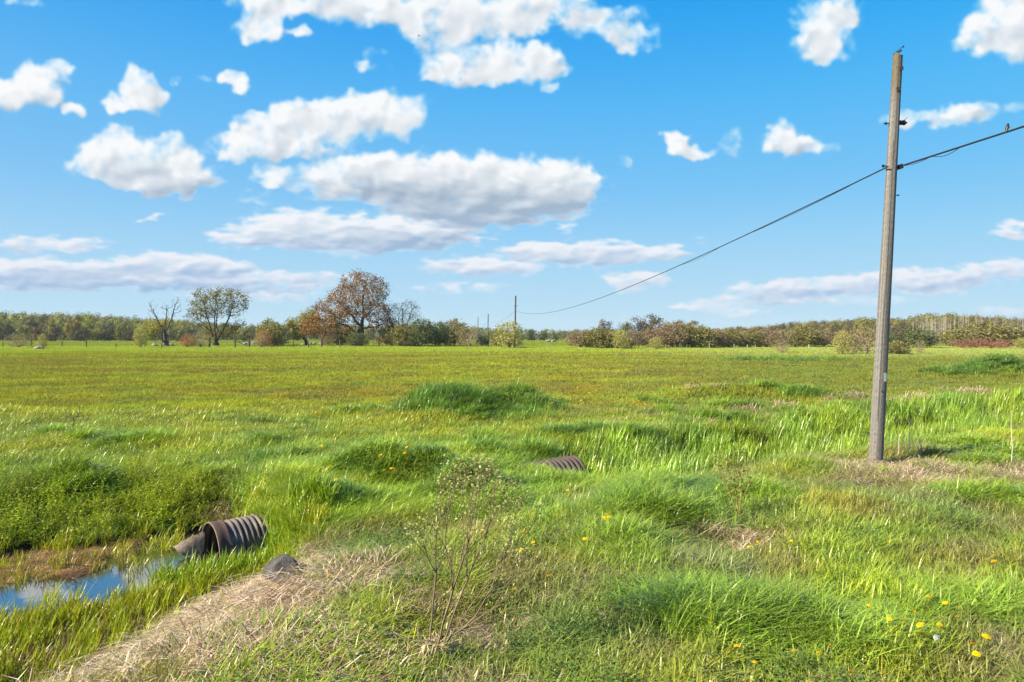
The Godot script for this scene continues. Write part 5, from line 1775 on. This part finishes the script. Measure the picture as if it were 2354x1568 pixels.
# ------------------------------------------------------------------ near plants
func build_near_plants() -> void:
	# willow in the foreground
	var base := ground(1004, 1522)
	var k := -base.z / FOCAL
	var bx := 1004.0
	var by := 1522.0
	var silver := [Color(0.28, 0.31, 0.11), Color(0.36, 0.38, 0.17), Color(0.22, 0.27, 0.07), Color(0.30, 0.31, 0.10)]
	var o := make_tree("willow_shrub", base, "young willow with fanned brown stems and silvery leaves, foreground", "shrub", {
		"seed": 71, "radius": 0.016, "bark": Color(0.20, 0.15, 0.10), "tip": 0.0018, "power": 2.4, "bf": 0.85, "step": 0.10, "wobble": 0.10, "floor": 0.55, "wood_name": "stems", "leaf_name": "leaves",
		"chains": [loc(bx, by, k, [[1004, 1530], [1004, 1512]]),
			loc(bx, by, k, [[1004, 1512], [986, 1490, -0.03], [992, 1401, -0.08], [999, 1330, -0.10], [998, 1259, -0.12], [1006, 1117, -0.15]]), loc(bx, by, k, [[998, 1325, -0.1], [982, 1290, -0.05], [971, 1241, 0.0]]),
			loc(bx, by, k, [[1004, 1512], [1006, 1485, 0.03], [1042, 1352, 0.08], [1078, 1241, 0.1], [1096, 1135, 0.05]]),
			loc(bx, by, k, [[1004, 1512], [1016, 1495, -0.02], [1060, 1377, -0.12], [1099, 1284, -0.2], [1149, 1170, -0.25], [1190, 1100, -0.3]]),
			loc(bx, by, k, [[1004, 1512], [1024, 1480, 0.04], [1078, 1387, 0.16], [1128, 1309, 0.25], [1175, 1240, 0.3]]),
			loc(bx, by, k, [[1004, 1512], [1039, 1462, 0.02], [1113, 1405, 0.1], [1185, 1355, 0.16]])],
		"blobs": [blob(bx, by, k, 1030, 1180, 75, 110, 120, 46, 0.3), blob(bx, by, k, 1105, 1130, 90, 85, 130, 70, 0.4), blob(bx, by, k, 1170, 1180, 75, 100, 110, 56, 0.4), blob(bx, by, k, 1085, 1070, 60, 34, 80, 30, 0.4), blob(bx, by, k, 960, 1215, 26, 50, 50, 16, 0.4), blob(bx, by, k, 1190, 1300, 40, 60, 60, 22, 0.4)],
		"per": 6, "leaf": 0.024, "spread": 0.040, "thin": 0.0032, "cols": silver})
	# straw collar round its foot
	var sb := MB.new()
	var r := RandomNumberGenerator.new()
	r.seed = 21
	for i in 130:
		var a := r.randf() * TAU
		var p0 := Vector3(cos(a) * 0.05 + r.randfn(0, 0.02), r.randf_range(0.02, 0.16), sin(a) * 0.05 + r.randfn(0, 0.02))
		var ln := r.randf_range(0.08, 0.26)
		var p1 := p0 + Vector3(cos(a), 0.25, sin(a)) * ln * 0.4
		var p2 := p0 + Vector3(cos(a + r.randfn(0, 0.3)) * ln, -p0.y * 0.9 + 0.01, sin(a + r.randfn(0, 0.3)) * ln)
		var s := Vector3(-sin(a), 0, cos(a)) * 0.003
		var c := shade(Color(0.55, 0.44, 0.29), r.randf_range(0.7, 1.2))
		sb.quad(p0 - s, p0 + s, p1 + s, p1 - s, c)
		sb.tri(p1 - s, p1 + s, p2, c)
	var so := obj("straw_clump", sb.mesh(), leafy("dead straw", Color(0.3, 0.26, 0.18), 0.75, 0.3))
	so.position = base
	tag(so, "bundle of dead straw round the young willow's foot", "dead grass", "", "")
	# yellow-stemmed sapling
	base = ground(1700, 1205)
	k = -base.z / FOCAL
	make_tree("willow_shrub", base, "thin upright sapling with yellow and brown stems beside bare patch", "shrub", {
		"seed": 73, "radius": 0.016, "bark": Color(0.23, 0.17, 0.05), "tip": 0.003, "power": 2.4, "bf": 0.6, "step": 0.12, "wobble": 0.06, "floor": 0.35, "wood_name": "stems", "leaf_name": "leaves",
		"chains": [loc(1700, 1205, k, [[1700, 1210], [1700, 1195]]), loc(1700, 1205, k, [[1700, 1195], [1690, 1140, 0.05], [1678, 1060, 0.1]]), loc(1700, 1205, k, [[1700, 1195], [1706, 1130, -0.05], [1718, 1060, -0.1]]), loc(1700, 1205, k, [[1700, 1195], [1672, 1110, -0.1], [1655, 1060, -0.15]])],
		"blobs": [blob(1700, 1205, k, 1672, 1085, 30, 50, 40, 34, 0.3), blob(1700, 1205, k, 1708, 1085, 28, 50, 40, 34, 0.3)],
		"per": 5, "leaf": 0.035, "spread": 0.03, "thin": 0.006, "cols": [Color(0.20, 0.21, 0.05), Color(0.17, 0.19, 0.06)]})
	# dark stubble of last year's stems at its foot
	var db := MB.new()
	for i in 90:
		var p := Vector3(r.randfn(0.06, 0.16), 0.0, r.randfn(0.05, 0.10))
		db.tube(p, p + Vector3(r.randfn(0, 0.06), r.randf_range(0.05, 0.22), r.randfn(0, 0.06)), 0.004, 0.002, 4, shade(Color(0.12, 0.075, 0.05), r.randf_range(0.6, 1.3)), Color(0.14, 0.09, 0.06))
	var dn := obj("dead_stubble", db.mesh(), plain("bark", Color(1, 1, 1), 0.9, true))
	dn.position = base
	tag(dn, "dark broken dead stems at the foot of the yellow sapling", "dead stems")
	# stick lying there
	db = MB.new()
	var a0 := ground(1600, 1250) + Vector3(0, 0.06, 0)
	var a1 := ground(1708, 1212) + Vector3(0, 0.14, 0)
	db.chain(PackedVector3Array([Vector3.ZERO, (a1 - a0) * 0.5 + Vector3(0, 0.03, 0), a1 - a0]), PackedFloat32Array([0.006, 0.008, 0.005]), 6, Color(0.42, 0.33, 0.22))
	dn = obj("fallen_stick", db.mesh(), plain("bark", Color(1, 1, 1), 0.9, true))
	dn.position = a0
	tag(dn, "pale dry stick lying left of the yellow sapling", "stick")
	# bare thorn sapling in the left meadow
	base = ground(168, 998)
	k = -base.z / FOCAL
	make_tree("thorn_sapling", base, "small bare thorn sapling alone in the left meadow", "shrub", {
		"seed": 75, "radius": 0.022, "bark": Color(0.14, 0.095, 0.055), "tip": 0.004, "bf": 0.3, "step": 0.12, "wobble": 0.16, "floor": 0.3, "wood_name": "stem", "leaf_name": "leaves",
		"chains": [loc(168, 998, k, [[168, 1000], [167, 980], [170, 960]])],
		"blobs": [blob(168, 998, k, 170, 962, 50, 16, 50, 26, 0.5), blob(168, 998, k, 172, 950, 22, 18, 26, 14, 0.5)],
		"per": 1, "leaf": 0.05, "spread": 0.04, "thin": 0.006, "cols": [Color(0.2, 0.17, 0.06)]})
	# dead weed stalks near the pole
	var stalks := [[2010.0 - 18, 1060, 2014, 1035, "short bent stalk against the pole's left foot"], [2086, 1060, 2093, 965, "tall dry stalk just right of the pole"], [2117, 1058, 2107, 975, "tall dry stalk second right of the pole"], [2128, 1050, 2110, 1020, "leaning short stalk right of the pole"], [2165, 1085, 2120, 1055, "low slanting stalk at the straw right of the pole"], [2324, 1080, 2324, 945, "single tall white stalk near the right edge"], [2062, 1058, 2068, 1000, "thin dry stalk close by the pole's right foot"]]
	for q in stalks:
		var p := ground(q[0], q[1])
		var kk := -p.z / FOCAL
		var e := Vector3((q[2] - q[0]) * kk, (q[1] - q[3]) * kk, 0)
		var b := MB.new()
		b.chain(PackedVector3Array([Vector3(0, -0.05, 0), e * 0.35 + Vector3(0.012, 0, 0.02), e * 0.7, e]), PackedFloat32Array([0.0085, 0.007, 0.006, 0.003]), 5, Color(0.50, 0.44, 0.36))
		var s := obj("weed_stalk", b.mesh(), plain("bark", Color(1, 1, 1), 0.9, true))
		s.position = p
		tag(s, q[4], "dead stalk", "dead weed stalks by the near pole")
	# dead twigs in the water
	var water_y := -1.15
	var tw := [[-1.25, -0.35, 0.9, 2.6, "bare dead branch lying across the pool's floating debris"], [-1.7, 0.0, 0.55, 0.7, "small dark twig standing out of the pool"], [-0.85, -0.75, 0.6, 4.0, "brown dead twigs at the debris tip near the culvert"]]
	for i in tw.size():
		var q: Array = tw[i]
		var c := along(q[0], q[1])
		var b := MB.new()
		var dir := Vector3(cos(q[3]), 0.12, sin(q[3]))
		var p := Vector3(0, 0.0, 0)
		for j in 6:
			var n: Vector3 = p + dir * q[2] / 6.0 + Vector3(r.randfn(0, 0.03), r.randfn(0, 0.02), r.randfn(0, 0.03))
			b.tube(p, n, 0.010 - j * 0.0014, 0.0086 - j * 0.0014, 5, Color(0.10, 0.065, 0.045), Color(0.10, 0.065, 0.045))
			for m in 2:
				b.tube(n, n + Vector3(r.randfn(0, 0.14), r.randf_range(0.02, 0.25), r.randfn(0, 0.14)), 0.004, 0.002, 4, Color(0.11, 0.07, 0.05), Color(0.13, 0.08, 0.05))
			p = n
		var s := obj("dead_branch", b.mesh(), plain("bark", Color(1, 1, 1), 0.9, true))
		s.position = Vector3(c.x, water_y + 0.01, c.y)
		tag(s, q[4], "dead branch", "dead twigs in the pool")
	# floating debris
	var where := []
	var tint := []
	var mud := []
	for i in 900:
		var s := r.randf_range(-6.0, -0.75)
		var w := r.randf_range(-1.9, 0.42)
		var edge := 0.30 + 0.16 * (s + 1.4) if s > -1.9 else 0.28 + 0.2 * n_mid.get_noise_2d(s * 9.0, 1.0)
		if s > -1.5: edge = lerpf(-0.7, 0.2, (-0.75 - s) / 0.75)
		if w > edge - 0.45 + 0.16 * n_mid.get_noise_2d(s * 14.0, w * 14.0): continue
		if n_mid.get_noise_2d(s * 7.0 + 40.0, w * 10.0) < -0.22: continue
		var c := along(s, w)
		where.append(placed(r, Vector3(c.x, water_y - 0.005, c.y), r.randf_range(0.4, 0.8), r.randf_range(0.5, 1.3)))
		tint.append(shade(Color(0.85, 0.72, 0.55), r.randf_range(0.4, 1.2)))
	var sc := [Color(0.50, 0.39, 0.24), Color(0.56, 0.46, 0.31), Color(0.40, 0.29, 0.17), Color(0.30, 0.20, 0.11)]
	put_copies(stuff("floating_debris", "brown mat of dead reeds floating on the pool", "debris"), "debris_mats", [straw_tuft(301, 60, 0.2, sc), straw_tuft(302, 60, 0.2, sc), straw_tuft(303, 60, 0.2, sc)], leafy("dead straw", Color(0.3, 0.26, 0.18), 0.75, 0.3), where, tint)

func over(px: float, py: float, h: float) -> Vector3:
	# foot of a plant whose head, h above ground, shows there
	var d := ray(px, py)
	var t := 3.0
	for i in 1200:
		var p := EYE + d * t
		var g := height(p.x, p.z)
		if p.y < g + h:
			return Vector3(p.x, g, p.z)
		t += maxf(0.02, t * 0.006)
	return EYE + d * t

func build_dandelions() -> void:
	var r := RandomNumberGenerator.new()
	r.seed = 8
	var proto := Node3D.new()
	proto.name = "dandelion"
	proto.set_meta("category", "dandelion")
	var b := MB.new()
	b.chain(PackedVector3Array([Vector3(0, -0.02, 0), Vector3(0.01, 0.5, 0), Vector3(0, 1.0, 0)]), PackedFloat32Array([0.0035, 0.003, 0.003]), 5, Color(0.20, 0.24, 0.06))
	var stem := MeshInstance3D.new()
	stem.name = "stem"
	stem.mesh = b.mesh()
	stem.material_override = plain("stem", Color(1, 1, 1), 0.6, true)
	proto.add_child(stem)
	b = MB.new()
	for ring in 4:
		var n: int = [20, 17, 12, 7][ring]
		var rad: float = [0.027, 0.022, 0.015, 0.008][ring]
		var rise: float = [0.004, 0.009, 0.013, 0.015][ring]
		for i in n:
			var a := TAU * (i + 0.5 * (ring % 2)) / n + r.randf_range(-0.06, 0.06)
			var d := Vector3(cos(a), 0, sin(a))
			var s := Vector3(-sin(a), 0, cos(a)) * 0.0034
			var m := d * rad * 0.6 + Vector3(0, rise, 0)
			var e := d * rad * r.randf_range(0.9, 1.08) + Vector3(0, rise * r.randf_range(0.7, 1.1), 0)
			var c := shade(Color(0.85, 0.62, 0.010).lerp(Color(0.82, 0.50, 0.006), ring / 3.0), r.randf_range(0.85, 1.1))
			b.quad(Vector3.ZERO - s * 0.5, Vector3.ZERO + s * 0.5, m + s, m - s, c)
			b.quad(m - s, m + s, e + s * 0.8, e - s * 0.8, c)
	var head := MeshInstance3D.new()
	head.name = "flower_head"
	head.mesh = b.mesh()
	head.material_override = leafy("dandelion petal", Color(0.7, 0.65, 0.3), 0.6, 0.2)
	proto.add_child(head)
	# x, y, size, words
	var near := [[2285, 1292, 1.3, "big yellow dandelion upper right, beside a smaller one"], [2268, 1290, 0.8, "small dandelion left of the big upper right one"], [2300, 1350, 1.1, "lone dandelion near the right edge below the upper pair"], [2135, 1375, 1.1, "topmost dandelion of the lower right cluster"], [2173, 1388, 0.9, "dandelion just right of the cluster's topmost"], [2103, 1410, 0.9, "dandelion left of centre in lower right cluster"], [2200, 1418, 0.6, "small dandelion at the cluster's right side"], [2046, 1427, 0.8, "dandelion at the cluster's far left"], [2075, 1429, 0.9, "second dandelion from the cluster's left"], [2115, 1440, 1.1, "dandelion above another, middle of the cluster"], [2160, 1437, 0.9, "dandelion right above the white seed head"], [2119, 1458, 1.1, "lowest dandelion in the middle of the cluster, left of seed head"], [2267, 1466, 1.3, "largest dandelion right of the white seed head"], [2238, 1483, 1.2, "dandelion left below the largest one"], [2245, 1506, 1.1, "lowest dandelion of the right-hand trio"], [1998, 1396, 0.8, "lone dandelion left of the lower right cluster"], [1633, 1430, 1.2, "isolated big dandelion at bottom centre right"], [1695, 1490, 1.1, "lone dandelion near the bottom, left of a pair"], [1910, 1487, 1.0, "upper of a dandelion pair near the bottom"], [1884, 1502, 0.9, "lower left of a dandelion pair near the bottom"], [1826, 1498, 0.8, "faint dandelion left of the bottom pair"], [1735, 1525, 0.8, "dandelion at the bottom edge, left part"], [1955, 1548, 1.1, "dandelion on the bottom edge below the pair"], [1742, 1247, 0.8, "dandelion right of the yellow sapling's stubble"], [1721, 1258, 0.7, "dandelion below the yellow sapling's stubble"], [1819, 1246, 0.7, "small dandelion in tall grass right of the sapling"], [2047, 1246, 0.8, "small dandelion below the near pole"], [1580, 1235, 0.9, "dandelion left of the dry stick"], [1620, 1188, 0.7, "dandelion above the dry stick"], [757, 1328, 1.2, "yellow flower right of the dark boulder"], [877, 1194, 0.9, "dandelion on the hump right of the culvert"]]
	var g := "yellow dandelions in the near grass"
	for q in near:
		dandelion(proto, q[0], q[1], q[2] * 0.95, 0.19, q[3], g, r)
	var mid := [[1400, 1190], [1396, 1184], [1391, 1192], [1345, 1240], [1283, 1182], [1210, 1226], [1204, 1224], [1225, 1182], [1218, 1178], [1226, 1190], [1228, 1255], [1228, 1272], [1226, 1250], [1107, 1225], [1090, 1223], [1185, 1358], [1262, 1325], [1420, 1162], [1305, 1130], [1199, 1268]]
	for q in mid:
		dandelion(proto, q[0], q[1], 1.0, 0.24, "dandelion in green grass right of the young willow", "dandelions round the young willow", r)
	var rows := [[935, 1035], [945, 1025], [932, 1038], [900, 1020], [912, 1022], [695, 1022], [712, 1018], [875, 1050], [905, 1080], [985, 1010], [930, 1042], [938, 1036], [772, 1104], [885, 1085], [900, 1082], [740, 1026], [1110, 960], [1018, 978], [970, 1000]]
	for q in rows:
		dandelion(proto, q[0], q[1], 1.25, 0.28, "dandelion in the meadow above the grassy hump", "dandelions of the middle meadow", r)
	for i in 70:
		var px := r.randf_range(700, 1020) if i < 30 else r.randf_range(1180, 1620)
		var py := r.randf_range(880, 985) if i < 30 else r.randf_range(872, 930)
		dandelion(proto, px, py, 1.5, 0.25, "tiny yellow dandelion dot in the far meadow", "dandelions of the far meadow", r)
	# marsh flowers before the right-hand bushes
	for i in 26:
		var px := r.randf_range(1806, 1838) if i < 18 else r.randf_range(1848, 1862)
		dandelion(proto, px, r.randf_range(811.0, 815.5), 2.4, 0.35, "yellow marsh flower in a patch before the right-hand bushes", "yellow flower patch before the right bushes", r)
	# white seed head
	var p := over(2153, 1466, 0.22)
	var t := thing("dandelion", p, "white round dandelion seed head among yellow ones", "dandelion")
	var st := MeshInstance3D.new()
	st.name = "stem"
	st.mesh = stem.mesh
	st.material_override = stem.material_override
	st.scale = Vector3(1, 0.22, 1)
	t.add_child(st)
	b = MB.new()
	for i in 260:
		var d := Vector3(r.randfn(), r.randfn(), r.randfn()).normalized()
		var e := d * r.randf_range(0.018, 0.024)
		var s := d.cross(Vector3(0.3, 0.7, 0.2)).normalized()
		var u := d.cross(s)
		b.tri(e - s * 0.004, e + s * 0.004, e + u * 0.005 + d * 0.002, Color(0.62, 0.62, 0.60))
		b.tri(d * 0.004, e, e + s * 0.0012, Color(0.55, 0.54, 0.50))
	var sh := obj("seed_head", b.mesh(), leafy("seed down", Color(0.8, 0.8, 0.8), 0.8, 0.2), t)
	sh.position = Vector3(0, 0.22, 0)
	proto.free()

func dandelion(proto: Node3D, px: float, py: float, size: float, h: float, label: String, group: String, r: RandomNumberGenerator) -> void:
	var hh := h * r.randf_range(0.85, 1.15)
	var p := over(px, py, hh)
	var o: Node3D = proto.duplicate()
	o.name = numbered("dandelion")
	add_child(o)
	o.position = p
	o.rotation.y = r.randf() * TAU
	var stem: Node3D = o.get_child(0)
	stem.scale = Vector3(1, hh, 1)
	var head: Node3D = o.get_child(1)
	head.position = Vector3(0, hh, 0)
	head.scale = Vector3.ONE * size
	head.rotation = Vector3(r.randf_range(-0.5, 0.5), 0, r.randf_range(-0.1, 0.6))
	tag(o, label, "dandelion", group)

func far_bird() -> void:
	var p := EYE + ray(963, 82) * 60.0
	var t := thing("bird", p, "tiny dark bird flying high under the big cloud", "bird")
	var b := MB.new()
	var sp := [[-0.10, 0.002], [-0.06, 0.018], [-0.02, 0.034], [0.03, 0.034], [0.07, 0.024], [0.10, 0.020], [0.125, 0.002]]
	for i in sp.size() - 1:
		b.tube(Vector3(sp[i][0], 0, 0), Vector3(sp[i + 1][0], 0, 0), sp[i][1], sp[i + 1][1], 8, Color(0.05, 0.045, 0.04), Color(0.05, 0.045, 0.04))
	obj("body", b.mesh(), plain("black plumage", Color(1, 1, 1), 0.45, true), t)
	for s in [-1.0, 1.0]:
		b = MB.new()
		var c := Color(0.05, 0.045, 0.04)
		b.tri(Vector3(0.05, 0.01, 0.02 * s), Vector3(-0.04, 0.01, 0.02 * s), Vector3(0.0, 0.07, 0.12 * s), c)
		b.tri(Vector3(-0.04, 0.01, 0.02 * s), Vector3(-0.04, 0.06, 0.22 * s), Vector3(0.0, 0.07, 0.12 * s), c)
		obj("wing", b.mesh(), plain("black plumage", Color(1, 1, 1), 0.45, true), t)
	t.rotation.y = 2.4

# ------------------------------------------------------------------ the scene
func _ready() -> void:
	var t0 := Time.get_ticks_msec()
	light_and_camera()
	print("sky ", Time.get_ticks_msec() - t0)
	n_low.seed = 1; n_low.frequency = 0.03; n_low.fractal_octaves = 3
	n_mid.seed = 2; n_mid.frequency = 0.16; n_mid.fractal_octaves = 3
	n_fine.seed = 3; n_fine.frequency = 0.6; n_fine.fractal_octaves = 2
	for n in [n_low, n_mid, n_fine]: n.noise_type = FastNoiseLite.TYPE_SIMPLEX_SMOOTH
	# x, z, half width, half depth, height
	mounds = [[-2.3, -25.2, 2.0, 1.5, 0.80], [0.3, -25.8, 1.3, 1.2, 0.70], [-1.2, -24.2, 3.4, 2.0, 0.25], [9.6, -31.0, 2.6, 2.0, 0.55], [13.0, -30.5, 3.0, 2.0, 0.40], [32.6, -45.8, 2.6, 2.2, 1.30], [28.0, -45.0, 3.4, 2.4, 0.5], [2.6, -8.5, 0.8, 0.6, -0.22], [7.2, -13.4, 1.0, 0.9, -0.12], [2.6, -19.5, 3.0, 1.2, 0.25], [-3.2, -13.3, 1.0, 0.8, 0.14], [3.4, -10.6, 0.9, 0.7, 0.12], [-3.95, -12.15, 0.50, 0.45, 0.14]]
	tufts_dark = [[-2.2, -25.0, 2.3, 1.6, 1.15], [0.4, -25.6, 1.6, 1.2, 1.1], [-1.0, -24.0, 2.6, 1.2, 0.9], [32.8, -45.6, 3.4, 2.0, 1.0], [29.0, -44.5, 2.2, 1.2, 0.8], [-3.2, -13.0, 0.5, 0.45, 1.15], [-5.0, -15.5, 1.2, 0.6, 0.9], [2.6, -19.2, 1.9, 0.7, 0.8], [2.9, -10.7, 0.7, 0.6, 0.8], [12.6, -30.0, 1.3, 0.8, 0.9], [-0.9, -16.5, 0.7, 0.45, 0.9], [26.5, -66.0, 6.0, 2.0, 1.0]]
	# tussocks scattered over the entrance, the ditch banks and the near edge of the field
	var tr := RandomNumberGenerator.new()
	tr.seed = 61
	for i in 150:
		var s := tr.randf_range(-9.0, 26.0)
		var w := tr.randf_range(-13.0, -1.8) if i < 70 else tr.randf_range(-1.6, 2.4)
		if i >= 110: w = tr.randf_range(2.8, 9.0)
		if i >= 70 and i < 110: s = tr.randf_range(1.6, 8.0)
		if i >= 110: s = tr.randf_range(2.0, 16.0)
		var k := along(s, w)
		if k.y > -5.5: continue
		if Vector2(k.x - 2.9, k.y + 8.4).length() < 1.2 or Vector2(k.x - 7.6, k.y + 12.6).length() < 1.8: continue
		if i < 70 and i % 3 == 0: continue
		if Vector2(k.x - 1.2, k.y + 13.8).length() < 2.4 or Vector2(k.x + 4.4, k.y + 11.5).length() < 1.1: continue
		var rr := tr.randf_range(0.28, 0.75)
		var hi := tr.randf_range(0.35, 1.0) * (0.6 if i >= 110 else 1.0)
		mounds.append([k.x, k.y, rr * 1.1, rr * 0.9, 0.22 * hi * rr / 0.5])
		tufts_dark.append([k.x, k.y, rr * 1.15, rr * 0.9, 0.45 + 0.5 * hi, tr.randf_range(0.0, 1.0) * (0.7 if i < 70 else (1.0 if i < 110 else 0.35))])
	build_ground()
	print("ground ", Time.get_ticks_msec() - t0)
	build_culverts()
	build_rocks()
	build_pole()
	build_fences()
	build_trees()
	print("trees ", Time.get_ticks_msec() - t0)
	build_woods()
	build_near_plants()
	print("plants ", Time.get_ticks_msec() - t0)
	build_grass()
	build_dandelions()
	far_bird()
	print("all ", Time.get_ticks_msec() - t0)
